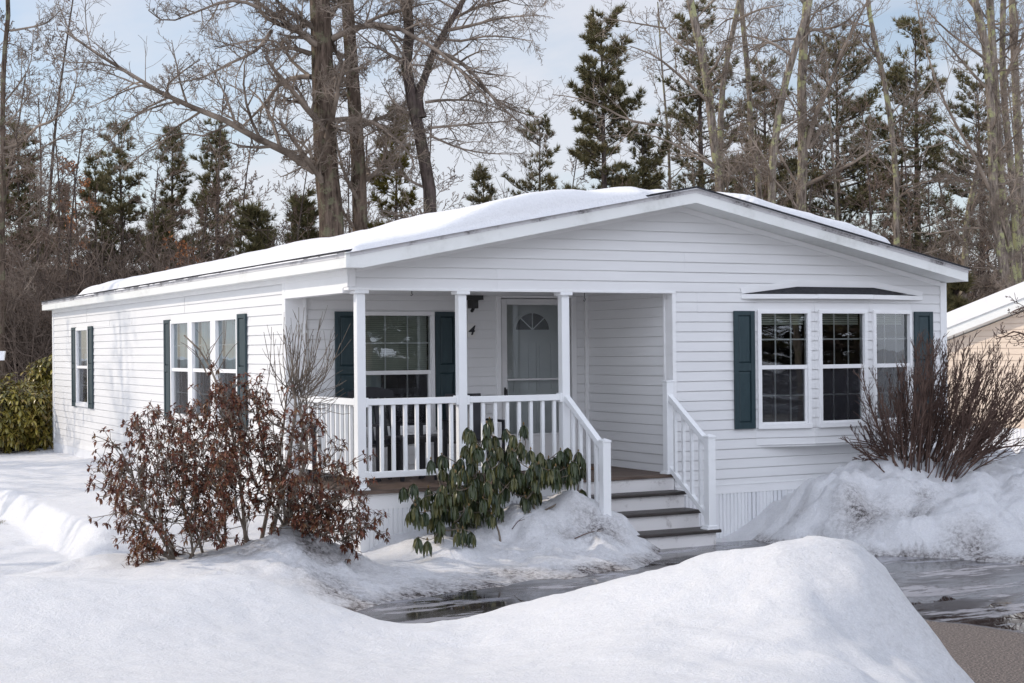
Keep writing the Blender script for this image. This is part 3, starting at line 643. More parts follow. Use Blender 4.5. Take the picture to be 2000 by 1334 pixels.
c_g((1800, 10.3, -.05), (1830, 10.0, -.06), (1870, 9.7, -.06), (1915, 9.5, -.06), (1940, 9.0, -.06), (1960, 8.4, -.06), (2050, 9, -.08), (2050, 11, -.08), (1900, 11.5, -.07), (2000, 13, -.07), (1850, 13, -.07), (2200, 10, -.08), (2000, 7.5, -.05), (1760, 11.6, -.07), (1700, 12.2, -.07), (1760, 13.5, -.06), (1600, 12.5, -.06), (1500, 12.8, -.06), (1450, 14, -.05), (1600, 14, -.05), (1900, 14.4, -.06), (1300, 12.5, -.06), (1150, 12.4, -.06), (2200, 13, -.07), (2500, 11, -.07), (2500, 14, -.05))
c_t((0, 1250, 7.8), (300, 1230, 8.2), (600, 1240, 8.6), (900, 1260, 8.9), (1200, 1200, 8.8), (1450, 1150, 8.75), (1600, 1160, 8.6), (1690, 1200, 8.6), (1760, 1270, 8.5))
c_t((0, 1334, 6.6), (400, 1334, 6.7), (800, 1334, 7.1), (1100, 1334, 7.1), (1400, 1334, 7.0), (1600, 1334, 7.2), (1750, 1334, 7.8), (1830, 1334, 8.3))
c_g((-300, 6, .7), (300, 4.5, .62), (900, 4.5, .60), (1500, 4.5, .6), (1700, 5, .5), (2200, 5, .0), (500, 2, .5), (1400, 2, .4))
# bank by the bow window
c_y(-.04, (1425, 1040), (1450, 1020), (1500, 988), (1560, 947)); ctl.extend([np.array([7., -.1, .80]), np.array([8.0, -.1, .80])])
c_t((1600, 930, 17.2), (1640, 906, 17.2), (1700, 893, 17.3), (1780, 899, 17.4), (1860, 905, 17.5), (1930, 903, 17.6), (2000, 905, 17.6), (2150, 915, 17.6))
c_t((1560, 985, 16.9), (1640, 970, 16.5), (1760, 965, 16.4), (1900, 965, 16.3), (2000, 970, 16.2), (1700, 1030, 15.95), (1850, 1040, 15.6), (2000, 1050, 15.4), (1560, 1030, 16.5))
c_z(.01, (1425, 1056), (1500, 1062), (1600, 1072), (1700, 1084), (1800, 1087), (1900, 1094), (2000, 1102)); c_z(-.05, (1440, 1075), (1700, 1098), (1850, 1103), (2000, 1116))
ctl.extend([np.array(p) for p in ((10, 2, .55), (12, 6, .25), (12, 0, .5), (10, 12, .15), (10, 20, .12), (4, 18, .2), (0, 18, .35), (-3, 20, .3), (-8, 12, .3), (-8, 4, .3), (-11, -2, .35), (-12, -8, .5), (-14, 8, .25), (15, 14, .1), (16, 2, .3), (3, 6, .3), (2, 3, .3), (6, 4, .5), (-6, 26, .15), (8, 26, .12))])
ctl = np.array(ctl)
def tps_fit(P, z, lam=.012):
    n = len(P); d = np.linalg.norm(P[:, None]-P[None], axis=2); K = np.where(d > 0, d**2*np.log(d+1e-12), 0)
    A = np.zeros((n+3, n+3)); A[:n, :n] = K+lam*np.eye(n); A[:n, n] = 1; A[:n, n+1:] = P; A[n:, :n] = A[:n, n:].T
    return np.linalg.solve(A, np.concatenate([z, np.zeros(3)]))
# merge control points that nearly coincide
keep = []
for p in ctl:
    if all(np.hypot(*(p[:2]-k[:2])) > .10 for k in keep): keep.append(p)
ctl = np.array(keep); wts = tps_fit(ctl[:, :2], ctl[:, 2])
def tps(Q):
    out = np.empty(len(Q))
    for s in range(0, len(Q), 20000):
        q = Q[s:s+20000]; d2 = ((q[:, None]-ctl[None, :, :2])**2).sum(2)
        out[s:s+20000] = (np.where(d2 > 0, .5*d2*np.log(d2+1e-12), 0) @ wts[:-3]) + wts[-3] + q @ wts[-2:]
    return out
def bumpat(Q, p, r): return np.exp(-((Q[:, 0]-p[0])**2+(Q[:, 1]-p[1])**2)/(r*r))
DRV = .30
rk = random.Random(31); CHUNKS = [(*atz(585, 1075, .25)[:2], .16, -.12), (*atz(555, 1058, .4)[:2], .14, .06), (*atz(620, 1062, .3)[:2], .15, .05), (*aty(1165, 1030, -1.05)[:2], .16, -.07), (*aty(1200, 1050, -1.1)[:2], .12, -.06), (*at(1700, 998, 16.3)[:2], .22, -.10), (*at(1780, 990, 16.2)[:2], .20, -.08), (*at(1900, 1045, 15.5)[:2], .16, -.10), (*at(1740, 1010, 16.0)[:2], .30, .07), (*at(1850, 1000, 16.0)[:2], .30, .06), (*at(1600, 1010, 16.3)[:2], .28, .06)]
for _ in range(170): CHUNKS.append((rk.uniform(3.9, 10.), rk.uniform(-3.2, -.5), rk.uniform(.06, .22), rk.choice((1, 1, -.7))*rk.uniform(.02, .085)))
for _ in range(60): CHUNKS.append((rk.uniform(-.9, 2.9), rk.uniform(-2.2, -.9), rk.uniform(.05, .16), rk.choice((1, 1, -.7))*rk.uniform(.015, .055)))
for _ in range(50): CHUNKS.append((*gnd(rk.uniform(1440, 1850), rk.uniform(7.6, 9.6))[:2], rk.uniform(.10, .28), rk.choice((1, -1))*rk.uniform(.01, .035)))
FOOT = [atz(x, y, .2) for x, y in ((195, 1085), (150, 1112), (60, 1030), (20, 1040), (120, 1045))]
def ground(Q, detail=True):
    h = tps(Q)
    far = sstep(13, 20, np.hypot(Q[:, 0]-1.5, Q[:, 1]+1.5)*np.where(Q[:, 1] > 10, .6, 1.))
    h = h*(1-far) + far*(.12+.02*np.maximum(Q[:, 1]-30, 0))
    A_, B_ = at(-60, 925, 23.)[:2], at(215, 1052, 15.2)[:2]; dv = (B_-A_)/np.linalg.norm(B_-A_); q_ = Q-A_; sd = q_[:, 0]*-dv[1]+q_[:, 1]*dv[0]; al = q_ @ dv
    sd = sd+.05*np.sin(al*.9)+.02*np.sin(al*2.3); Lb = np.linalg.norm(B_-A_); w_ = sstep(-1., .5, al)*(1-sstep(Lb-.5, Lb+1., al))*(1-sstep(3., 4.5, -sd))
    low = .05+.09*sstep(.6, 3.5, -sd); hi = h+(.36-h)*np.exp(-(np.maximum(sd, 0)/1.6)**2)
    h = h*(1-w_)+w_*(low+(hi-low)*sstep(-.26, .02, sd))
    h = np.clip(h, -.14, 1.3)
    if detail:
        big, mid, sm = fbm(Q*.8, 3, 21), fbm(Q*3.1, 4, 33), fbm(Q*9, 3, 47)
        # ploughed lumps are rough, the near bank and the yard are smooth
        rough = np.maximum(bumpat(Q, (5.8, -2.0), 2.8), np.maximum(bumpat(Q, (8.5, -2.4), 2.8), np.maximum(bumpat(Q, (2.2, -1.2), 1.4), .8*bumpat(Q, (-.6, -1.6), 1.2))))*sstep(-.02, .34, h)
        gate = sstep(-.02, .10, h)
        h = h + (.035*big + (.012+.13*rough)*mid + (.004+.055*rough)*sm + .16*rough*(np.abs(fbm(Q*1.7, 3, 91))-.30) - .05*bumpat(Q, (5.6, -.9), 1.6) - .06*bumpat(Q, (6.4, -1.7), 2.0))*np.where(h > -.03, 1., .25)
        for (x, y, rr, hh) in CHUNKS:
            k = (np.abs(Q[:, 0]-x) < 3*rr) & (np.abs(Q[:, 1]-y) < 3*rr)
            if k.any(): h[k] += hh*sstep(0., .14, h[k])*np.exp(-(((Q[k, 0]-x)**2+(Q[k, 1]-y)**2)/(rr*rr))**1.6)
        near = bumpat(Q, gnd(1500, 8.6)[:2], 1.5)
        h = h + near*gate*(.05*fbm(Q*2.3, 3, 71)+.022*fbm(Q*6, 3, 73)) + gate*.006*fbm(Q*8, 2, 75) - .055*near - .10*bumpat(Q, gnd(795, 10.3)[:2], .72) - .055*bumpat(Q, gnd(480, 9.9)[:2], 1.1) - .03*bumpat(Q, gnd(50, 9.6)[:2], 1.4)
        for p in FOOT: h = h - .075*bumpat(Q, p, .17)
        # drifts in the side yard
        yard = bumpat(Q, (-4.5, 1.5), 5.5)*sstep(.03, .15, h); h = h + yard*.025*np.sin(Q[:, 1]*1.3+Q[:, 0]*.7+2.2*big)
    return h
def axis(a, b, fine, ext, n):
    core = np.arange(a, b, fine); g = np.geomspace(fine, ext, n); lo = a-np.cumsum(g)[::-1]; hi = b+np.cumsum(g); return np.concatenate([lo, core, hi])
X = axis(-8.5, 10.5, .05, 14, 34); Y = np.concatenate([axis(-13, 1.2, .05, .5, 2)[2:-2], np.arange(1.2, 14, .13), 14+np.cumsum(np.geomspace(.13, 16, 46))]); Y = np.concatenate([-13-np.cumsum(np.geomspace(.06, 10, 24))[::-1], Y])
GX, GY = np.meshgrid(X, Y, indexing='ij'); Q = np.stack([GX.ravel(), GY.ravel()], 1); h = ground(Q)
so = mesh_obj('snow_ground', np.stack([Q[:, 0], Q[:, 1], h], 1), Q=grid_faces(len(X), len(Y)), mat=M['snow'], smooth=True)
tag(so, kind='structure')
dirt = np.zeros(len(Q))
for p, r, w in [((*atz(585, 1072, .3)[:2],), .26, 2.2), ((*atz(620, 1100, .25)[:2],), .30, 1.0), ((*aty(1165, 1030, -1.05)[:2],), .25, .9), ((*aty(1200, 1048, -1.1)[:2],), .15, .9), ((*aty(1110, 1025, -1.05)[:2],), .13, .8), ((*at(1690, 1000, 16.3)[:2],), .30, 1.), ((*at(1775, 995, 16.2)[:2],), .25, .8), ((*at(1815, 960, 16.5)[:2],), .22, .55), ((*at(1900, 1045, 15.5)[:2],), .25, .9), ((*at(1550, 1000, 16.9)[:2],), .18, .5), ((*at(650, 1145, 13)[:2],), .3, .8), ((*at(500, 1075, 13.6)[:2],), .3, .5)]:
    dirt = np.maximum(dirt, w*bumpat(Q, p, r))
edge = np.exp(-((h-.01)/.05)**2)*(.55+.45*sstep(-.3, .3, fbm(Q*2.2, 3, 8)))*1.4*(Q[:, 1] < -.6)*(Q[:, 0] > -2.2); dirt = np.maximum(dirt, 1.0*edge)
dirt = np.maximum(dirt, .16*bumpat(Q, gnd(1770, 9.0)[:2], .8)*(h > .05)); dirt = np.maximum(dirt, .13*bumpat(Q, (6.5, -2.2), 3.)*(.4+.6*sstep(-.2, .4, fbm(Q*1.6, 3, 5)))); dirt = np.maximum(dirt, .20*bumpat(Q, (1.6, -1.6), 1.6)); dirt = np.maximum(dirt, .25*bumpat(Q, (-.6, -1.8), 1.1))
lit = sstep(24, 34, Q[:, 1]+.3*Q[:, 0])*.9
for nm, v in (('dirt', np.clip(dirt, 0, 2.0)), ('litter', lit)): a = so.data.attributes.new(nm, 'FLOAT', 'POINT'); a.data.foreach_set('value', v.astype(np.float32))
o = mesh_obj('driveway', [(-4, -8.5, 0), (30, -14, 0), (30, 0, 0), (9.5, -.9, 0), (2.4, -.6, 0), (-4, -1.6, 0)], N=[(0, 1, 2, 3, 4, 5)], mat=M['asphalt']); tag(o, kind='structure')
mb = MB(); mb.quad((-900, -900, -.9), (900, -900, -.9), (900, 900, -.9), (-900, 900, -.9)); tag(mb.build('ground', M['snow']), kind='structure')
def gz(x, y): return float(ground(np.array([[x, y]]))[0])

# ------------------------------------------------------------------ growing things
class TB:                                                            # many tapering round stems in one mesh, built in bulk
    def __init__(s): s.p = {}
    def add(s, pts, rad, k=4): s.p.setdefault((len(pts), k), []).append((pts, rad))
    def arrays(s):
        VV, QQ, off = [], [], 0
        for (n, k), lst in s.p.items():
            P = np.array([a for a, _ in lst], float); Rr = np.array([b for _, b in lst], float); N = len(P)
            T = np.empty_like(P); T[:, 1:-1] = P[:, 2:]-P[:, :-2]; T[:, 0] = P[:, 1]-P[:, 0]; T[:, -1] = P[:, -1]-P[:, -2]
            T /= np.linalg.norm(T, axis=2, keepdims=True)+1e-9
            m = T.mean(1); ref = np.where(np.abs(m[:, 2:3]) < .8, np.array([[0, 0, 1.]]), np.array([[1., 0, 0]]))[:, None, :]
            A = np.cross(T, ref); A /= np.linalg.norm(A, axis=2, keepdims=True)+1e-9; B = np.cross(T, A)
            an = np.arange(k)*2*math.pi/k
            ring = P[:, :, None]+Rr[:, :, None, None]*(A[:, :, None]*np.cos(an)[None, None, :, None]+B[:, :, None]*np.sin(an)[None, None, :, None])
            VV.append(ring.reshape(-1, 3))
            i = np.arange(N)[:, None, None]*n*k; j = np.arange(n-1)[None, :, None]*k; a = np.arange(k)[None, None, :]; b = (a+1) % k
            QQ.append(np.stack([i+j+a, i+j+b, i+j+k+b, i+j+k+a], 3).reshape(-1, 4)+off); off += N*n*k
        return np.concatenate(VV), np.concatenate(QQ)
    def build(s, name, m, parent=None, smooth=True):
        v, q = s.arrays(); return mesh_obj(name, v, Q=q, mat=m, parent=parent, smooth=smooth)
def V3(a): return Vector((float(a[0]), float(a[1]), float(a[2])))
def rdir(r): 
    z = r.uniform(-1, 1); a = r.uniform(0, 6.283); s = math.sqrt(1-z*z); return Vector((s*math.cos(a), s*math.sin(a), z))
def resample(pts, n):
    pts = [V3(p) for p in pts]; L = [0]
    for a, b in zip(pts, pts[1:]): L.append(L[-1]+(b-a).length)
    out = []
    for i in range(n):
        s = L[-1]*i/(n-1); k = 0
        while k < len(pts)-2 and L[k+1] < s: k += 1
        f = (s-L[k])/max(1e-9, L[k+1]-L[k]); p0, p1, p2, p3 = pts[max(k-1, 0)], pts[k], pts[k+1], pts[min(k+2, len(pts)-1)]
        out.append(.5*((2*p1)+(p2-p0)*f+(2*p0-5*p1+4*p2-p3)*f*f+(3*p1-p0-3*p2+p3)*f**3))
    return out, L[-1]
class Grow:
    def __init__(s, tb, r, rmin=.0048, counts=(9, 6, 4), ratio=(.42, .46, .50), ang=(35, 70), wob=.16, up=.10, flat=0., sides=(5, 3, 3, 3), droop=0.):
        s.__dict__.update(locals())
    def branch(s, p, d, L, r, lvl):
        n = (7, 5, 4, 3)[min(lvl, 3)]; pts = [p.copy()]; d = d.normalized(); w = s.wob*.62; curl = rdir(s.r)*.13
        for i in range(n):
            f = i/n; d = (d+rdir(s.r)*w+curl+Vector((0, 0, s.up*(.4+f)*(.5+.5*lvl)-s.droop*(1-f)))).normalized(); p = p+d*(L/n); pts.append(p.copy())
        rad = [max(s.rmin, r*(1-.72*i/n)) for i in range(n+1)]
        s.tb.add(pts, rad, s.sides[min(lvl, 3)]); s.kids(pts, rad, L, lvl)
    def kids(s, pts, rad, L, lvl, f0=.18, count=None, f1=1.):
        if lvl >= len(s.counts): return
        n = count or s.counts[lvl]; m = len(pts)-1
        for k in range(n):
            f = f0+(f1-f0)*(k+s.r.random())/n; x = min(f*m, m-1e-3); i = int(x); t = x-i
            p = pts[i].lerp(pts[i+1], t); d = (pts[i+1]-pts[i]).normalized(); ax = d.cross(rdir(s.r)).normalized()
            a = R(s.r.uniform(*s.ang)); c = (d*math.cos(a)+ax*math.sin(a)); c.z *= (1-s.flat)
            ll = L*s.ratio[min(lvl, len(s.ratio)-1)]*s.r.uniform(.55, 1.25)*(1.15-.55*f)
            s.branch(p, c, ll, max(s.rmin, rad[i]*s.r.uniform(.45, .65)), lvl+1)
def trunk_tube(tb, pts, r0, r1, n=14, k=12, flare=True):
    p, L = resample(pts, n); rad = [r0+(r1-r0)*i/(n-1) for i in range(n)]
    if flare: rad[0] *= 1.35; rad[1] *= 1.08
    tb.add(p, rad, k); return p, rad, L

def hand_tree(label, trunks, limbs, group=None, bk='bark', tw='twig', seed=1, cnt=(10, 6, 4), name='bare_tree', auto=(), **kw):
    """a bare tree from measured trunk and limb lines: trunks = (pixel line, metres ahead, base radius, top radius)"""
    r = random.Random(seed); b = trunks[0]; base = gnd(b[0][-1][0], b[1]); base[2] = gz(base[0], base[1]); root = empty(name, tuple(base), label, 'tree', group)
    tt = TB(); tb = TB(); g = Grow(tb, r, counts=cnt, **kw); done = []
    for line, t, r0, r1 in trunks:
        pts = [at(px, py, t) for px, py in reversed(line)]
        if line[-1][1] > 330 or line is trunks[0][0]:
            e = at(line[-1][0], line[-1][1], t); lo = gnd(line[-1][0]+(line[-1][0]-line[-2][0])*.3, t); lo[2] = gz(lo[0], lo[1])-.15; pts = [lo]+pts
        p, rad, L = trunk_tube(tt, pts, r0, r1, k=12 if r0 > .2 else 8); done.append((p, rad, L))
    tt.build('trunk', M[bk], root)
    for line, t0, t1, r0 in limbs:
        n = len(line); pts = [at(px, py, t0+(t1-t0)*i/(n-1)) for i, (px, py) in enumerate(line)]
        p, L = resample(pts, 9); rad = [max(.012, r0*(1-.75*i/8)) for i in range(9)]; tb.add(p, rad, 6); g.kids(p, rad, L, 0, .12)
    for ti, n, f0, f1, ln in auto:                            # more limbs where the photograph shows a tangle
        p, rad, L = done[ti]; m = len(p)-1
        for k in range(n):
            f = f0+(f1-f0)*(k+r.random())/n; i = min(int(f*m), m-1); q = p[i].lerp(p[i+1], f*m-i); a = r.uniform(0, 6.283)
            g.branch(q, Vector((math.cos(a), math.sin(a), r.uniform(.15, 1.0))), ln*r.uniform(.5, 1.2), rad[i]*r.uniform(.22, .38), 0)
    tb.build('crown', M[tw], root); return root
S = []
hand_tree('large rough-barked double-trunk maple behind the snowy roof, its long limb reaching over the pines',
    [([(622, -60), (628, 80), (632, 200), (637, 330), (648, 450)], 38, .36, .25), ([(676, -60), (682, 60), (692, 200), (700, 330), (703, 430)], 38.6, .23, .15)],
    [([(615, 335), (575, 305), (520, 280), (450, 240), (390, 215), (330, 190), (250, 142), (190, 105), (128, 62)], 38, 36, .105),
     ([(607, 150), (575, 152), (545, 165), (520, 200), (470, 250)], 38, 39, .075), ([(606, 75), (580, 60), (540, 45), (510, 25), (505, -10)], 38, 36, .085),
     ([(606, 105), (575, 95), (545, 95), (515, 100)], 38, 37, .07), ([(530, 60), (510, 90), (480, 110), (440, 128), (400, 150), (330, 165)], 37, 35, .05),
     ([(607, 150), (570, 120), (548, 85), (500, 78), (420, 95)], 38, 40, .045), ([(505, 15), (470, 2), (430, 5), (380, 25), (325, 42), (290, 20)], 36, 34, .045),
     ([(655, 235), (690, 232), (730, 240), (760, 260), (800, 300), (810, 330)], 38, 37, .075), ([(650, 75), (690, 55), (740, 48), (790, 60), (830, 85), (870, 110), (920, 160), (960, 200)], 38, 36, .08),
     ([(640, 40), (660, 10), (665, -20)], 38, 38, .06), ([(612, 310), (590, 280), (560, 265), (520, 262)], 38, 39, .04), ([(690, 150), (660, 110), (645, 60), (640, 0)], 38.6, 38, .06),
     ([(330, 190), (280, 215), (240, 250), (190, 300)], 37, 37, .03), ([(450, 240), (400, 265), (350, 260), (300, 285), (240, 330)], 37.5, 38, .03), ([(350, 205), (330, 185), (328, 165), (370, 130), (390, 118)], 36.5, 36, .04), ([(250, 142), (190, 122), (130, 122), (85, 100)], 36, 36, .025)],
    seed=5, cnt=(17, 9, 4), up=.06, droop=.02, auto=((0, 10, .5, .98, 2.4), (1, 12, .40, .98, 2.2)), ratio=(.32, .46, .5))
hand_tree('dark forked maple rising behind the ridge snow, its drooping branches sweeping toward the tall pine',
    [([(795, 0), (800, 60), (792, 110), (800, 170), (815, 240), (832, 330), (840, 405)], 38, .21, .12), ([(905, 0), (870, 60), (848, 100), (830, 150), (818, 190), (822, 230)], 38, .12, .07)],
    [([(848, 100), (890, 115), (930, 150), (970, 200), (1010, 235), (1040, 260)], 38, 36.5, .06), ([(870, 60), (920, 50), (980, 35), (1050, 30)], 38, 37, .05), ([(880, 40), (930, 15), (990, 0), (1060, -20)], 38, 38, .045),
     ([(845, 110), (890, 130), (940, 170), (1000, 215), (1060, 230)], 38, 37, .05), ([(830, 200), (880, 195), (940, 200), (1000, 225)], 38, 38, .04), ([(838, 250), (890, 245), (950, 240), (1010, 235)], 38, 39, .04), ([(840, 265), (900, 290), (960, 300), (1020, 300)], 38, 37, .035), ([(797, 120), (770, 110), (740, 95), (705, 92)], 38, 38, .04), ([(905, 0), (960, -20), (1010, -30)], 38, 38, .04), ([(860, 75), (900, 80), (960, 70), (1040, 80)], 38, 37, .04), ([(812, 240), (790, 215), (770, 200), (745, 160)], 38, 38, .04)],
    bk='bark_dark', seed=9, cnt=(13, 6, 4), up=.03, droop=.07, auto=((0, 9, .4, .98, 2.0), (1, 9, .3, .98, 2.2)), ratio=(.42, .50, .55))
hand_tree('slim grey bare tree standing alone above the dark pines, one long branch reaching out',
    [([(14, -40), (16, 60), (8, 110), (5, 230), (6, 370), (4, 430)], 36, .085, .05)],
    [([(20, 60), (50, 55), (90, 45), (120, 18)], 36, 36, .03), ([(8, 290), (40, 280), (75, 245), (105, 235), (140, 195), (152, 140)], 36, 35, .045), ([(8, 200), (40, 160), (60, 120), (65, 60)], 36, 36, .025), ([(6, 330), (40, 320), (80, 290), (130, 265), (180, 250)], 36, 35.5, .03)],
    seed=13, cnt=(11, 7, 4), auto=((0, 14, .2, .98, 1.8),))
right_group = [
 ('pair of crossing lichen-covered trunks just behind the roof peak', [([(1342, -30), (1360, 60), (1378, 140), (1388, 220), (1397, 300), (1408, 380)], 41, .15, .10), ([(1450, -30), (1432, 60), (1415, 140), (1408, 220), (1406, 300), (1402, 380)], 42, .11, .07)], [([(1440, 40), (1480, 20), (1530, 10)], 42, 41, .04), ([(1385, 200), (1330, 150), (1280, 110), (1230, 90)], 41, 40, .05), ([(1400, 330), (1350, 300), (1290, 270), (1240, 260)], 41, 40, .045), ([(1290, 245), (1230, 235), (1170, 205), (1120, 190), (1080, 185)], 40, 39, .04), ([(1300, 55), (1240, 45), (1180, 35)], 41, 40, .03)], 21),
 ('slender straight trunk with a slight bend between the crossed trunks and the leaning mossy one', [([(1446, -30), (1452, 60), (1462, 150), (1466, 240), (1476, 330), (1484, 400)], 43, .10, .07)], [], 22),
 ('leaning mossy trunk with a dark scar, beside the thick pole-straight maple', [([(1590, -40), (1572, 40), (1548, 110), (1530, 180), (1516, 250), (1510, 320), (1507, 400)], 40, .135, .08)], [([(1548, 110), (1500, 80), (1450, 70), (1400, 85)], 40, 39, .04), ([(1530, 180), (1480, 160), (1430, 165)], 40, 41, .03)], 23),
 ('thick straight maple with a long limb rising to one side, behind the roof slope', [([(1580, -40), (1572, 60), (1566, 150), (1567, 250), (1568, 340), (1563, 420)], 41, .17, .11)], [([(1575, 290), (1592, 225), (1620, 170), (1640, 110), (1665, 60), (1700, -10)], 41, 40, .075), ([(1575, 360), (1620, 340), (1670, 315), (1720, 280), (1750, 270)], 41, 39, .06), ([(1580, 290), (1600, 260), (1613, 235)], 41, 41, .07), ([(1575, 60), (1640, 50), (1680, 15)], 41, 40, .05)], 24),
 ('tall thin bare tree with pale bark standing clear of the maples, over the roof slope', [([(1692, -40), (1700, 40), (1716, 110), (1733, 190), (1742, 260), (1750, 340), (1751, 470)], 42, .105, .06)], [([(1720, 120), (1690, 80), (1660, 40)], 42, 42, .035), ([(1740, 250), (1780, 210), (1820, 160)], 42, 41, .035)], 25),
 ('clump of pale lichen-patched trunks above the tan house gable', [([(1890, -40), (1920, 60), (1932, 160), (1938, 260), (1940, 370), (1948, 450), (1966, 560)], 39, .16, .09), ([(1930, -40), (1938, 80), (1945, 200), (1952, 320), (1962, 440), (1980, 560)], 39.4, .14, .09), ([(1962, -40), (1958, 60), (1960, 180), (1972, 300), (1982, 420), (1990, 560)], 39.8, .12, .07)], [([(1938, 380), (1900, 300), (1860, 230), (1825, 150), (1800, 60), (1790, 0)], 39, 38, .05), ([(1932, 120), (1890, 90), (1850, 60), (1810, 20)], 39, 38, .045), ([(1960, 160), (1990, 90), (2020, 20)], 39.8, 39, .05)], 26),
 ('mossy grey trunk rising beside the clump over the tan house', [([(1975, -40), (1980, 80), (1985, 200), (1990, 300), (1992, 420), (1996, 560)], 42, .15, .09)], [], 27),
 ('dark crooked trunk forking low between the white roof end and the tan house', [([(1910, 330), (1890, 420), (1886, 480), (1882, 560), (1880, 600)], 44, .14, .07)], [([(1895, 420), (1915, 370), (1925, 330), (1900, 250)], 44, 43, .06), ([(1888, 480), (1850, 440), (1820, 420)], 44, 43, .04)], 28),
]
for lab, tr, li, sd in right_group:
    hand_tree(lab, tr, li, bk='bark_lichen', tw='twig', seed=sd, cnt=(10, 6, 3), up=.10, auto=[(i, 15, .25, .97, 2.0) for i in range(len(tr))])

def pine_meshes(seed, H, Rm, cb=.28, dens=1., tip=.35, gap=.12):
    """a white pine as arrays: trunk and boughs, then the needle tufts"""
    r = random.Random(seed); tt = TB(); lean = Vector((r.uniform(-.02, .02), r.uniform(-.02, .02), 0))
    pts = [Vector((0, 0, -.2)), Vector((0, 0, H*.3))+lean*H*.3, Vector((0, 0, H*.65))+lean*H*.5, Vector((0, 0, H))+lean*H]
    p, L = resample(pts, 12); tt.add(p, [max(.02, H*.016*(1-i/11.5)) for i in range(12)], 8)
    NV, NT = [], []; z = H*cb; sector = [r.uniform(.6, 1.2) for _ in range(7)]
    def tuft(c, d, s):
        for _ in range(int(17*dens)):
            v = (d*1.0+rdir(r)*.85).normalized()*s*r.uniform(.6, 1.15); v.z += s*.18; w = v.cross(rdir(r)).normalized()*s*.068
            b = len(NV); NV.extend([c-w, c+w, c+v]); NT.append((b, b+1, b+2))
    while z < H*.985:
        f = (z-H*cb)/(H*(1-cb)); prof = min(1, .62+f*1.6)*(1-f*.93)**.62*r.uniform(.55, 1.15)
        nb = r.randint(2, 4)
        for k in range(nb):
            if r.random() < gap: continue
            a = r.uniform(0, 6.283); ln = max(.25, 1.55*Rm*prof*sector[int(a/6.283*7) % 7]*r.uniform(.55, 1.15)); z0 = z+r.uniform(-.3, .3)
            up0 = -.05+.25*r.random()+.75*f**3; d = Vector((math.cos(a), math.sin(a), up0)).normalized(); q = Vector((lean.x*z0, lean.y*z0, z0)); bp = [q.copy()]
            n = 5
            for i in range(n): d = (d+rdir(r)*.16+Vector((0, 0, .09-.06*(i < 2)))).normalized(); q = q+d*(ln/n); bp.append(q.copy())
            tt.add(bp, [max(.008, .016*ln*(1-.8*i/n)+.006) for i in range(n+1)], 3)
            m = max(4, int(ln*6.5*dens))
            for j in range(m):
                g = .22+.78*(j+r.random())/m; x = min(g*n, n-1e-3); i = int(x); c = bp[i].lerp(bp[i+1], x-i); dd = (bp[i+1]-bp[i]).normalized()
                sd = dd.cross(Vector((0, 0, 1))).normalized()*(1 if j % 2 else -1); sl = ln*.40*(1.2-g)*r.uniform(.4, 1.3)+.14; e = (dd*.7+sd*r.uniform(.3, 1.1)+Vector((0, 0, r.uniform(.0, .5)))).normalized()
                tt.add([c, c+e*sl*.5, c+e*sl], [.008, .006, .004], 3)
                for s in ((.35, .7, 1.0) if sl > .4 else (.6, 1.0)): tuft(c+e*sl*s+Vector((r.uniform(-.1, .1), r.uniform(-.1, .1), r.uniform(-.03, .06))), e, r.uniform(.17, .28))
            tuft(bp[-1], d, .28)
        z += H*r.uniform(.010, .024)
    for _ in range(int(26)):                                  # dead lower boughs
        z = r.uniform(H*.08, H*cb*1.1); a = r.uniform(0, 6.283); ln = Rm*r.uniform(.2, .6); q = Vector((0, 0, z)); d = Vector((math.cos(a), math.sin(a), r.uniform(-.2, .2))); bp = [q]
        for i in range(3): d = (d+rdir(r)*.25).normalized(); q = q+d*ln/3; bp.append(q)
        tt.add(bp, [.022, .015, .010, .006], 3)
    return tt, NV, NT
def pine_tree(label, x, y, tt, NV, NT, sc=1., rz=0., group=None, m='needles', name='pine_tree', share=None):
    root = empty(name, (x, y, gz(x, y)), label, 'tree', group); root.rotation_euler = (0, 0, rz); root.scale = (sc, sc, sc)
    if share:
        for ch in share.children: c = ch.copy(); C.objects.link(c); c.parent = root
        return root
    v, q = tt.arrays(); l = np.array(root.location)
    t = mesh_obj('trunk', v+l, Q=q, mat=M['bark_dark'], parent=root, smooth=True); k = mesh_obj('crown', np.array([tuple(a) for a in NV])+l, T=NT, mat=M[m], parent=root)
    return root
def pine_at(label, px, top, t, w, seed, m='needles', cb=.25, dens=1., **kw):
    g = gnd(px, t); gzv = gz(g[0], g[1]); H = at(px, top, t)[2]-gzv
    return pine_tree(label, g[0], g[1], *pine_meshes(seed, H, w*t/FOC, cb, dens, **kw), m=m)
pine_at('tall dense white pine with a rounded top and layered boughs, nearest the roof peak', 1186, 42, 56, 118, 31, cb=.05, dens=1.5, tip=1., gap=.03)
pine_at('broad dark pine tangled behind the crossing lichen-covered trunks', 1375, 18, 58, 125, 32, cb=.2, gap=.16)
pine_at('ragged pine with flat shelving boughs behind the thick straight maple', 1640, 70, 60, 132, 33, cb=.26, gap=.18)
pine_at('spiky-topped pine with sky between its boughs, beyond the tall thin bare tree', 1795, 55, 61, 108, 34, cb=.26, gap=.18)
pine_at('hidden dark pine filling the gap between the leaning mossy trunk and the straight maple', 1500, 130, 63, 105, 35, cb=.22, gap=.2)
pine_at('faint pine behind the lichen-patched clump over the tan house', 1925, 150, 66, 95, 36, cb=.22, gap=.25)
pine_at('squat yellowish-olive pine beside the dark forked maple', 772, 238, 52, 66, 37, m='needles_olive', cb=.05, dens=1.1)
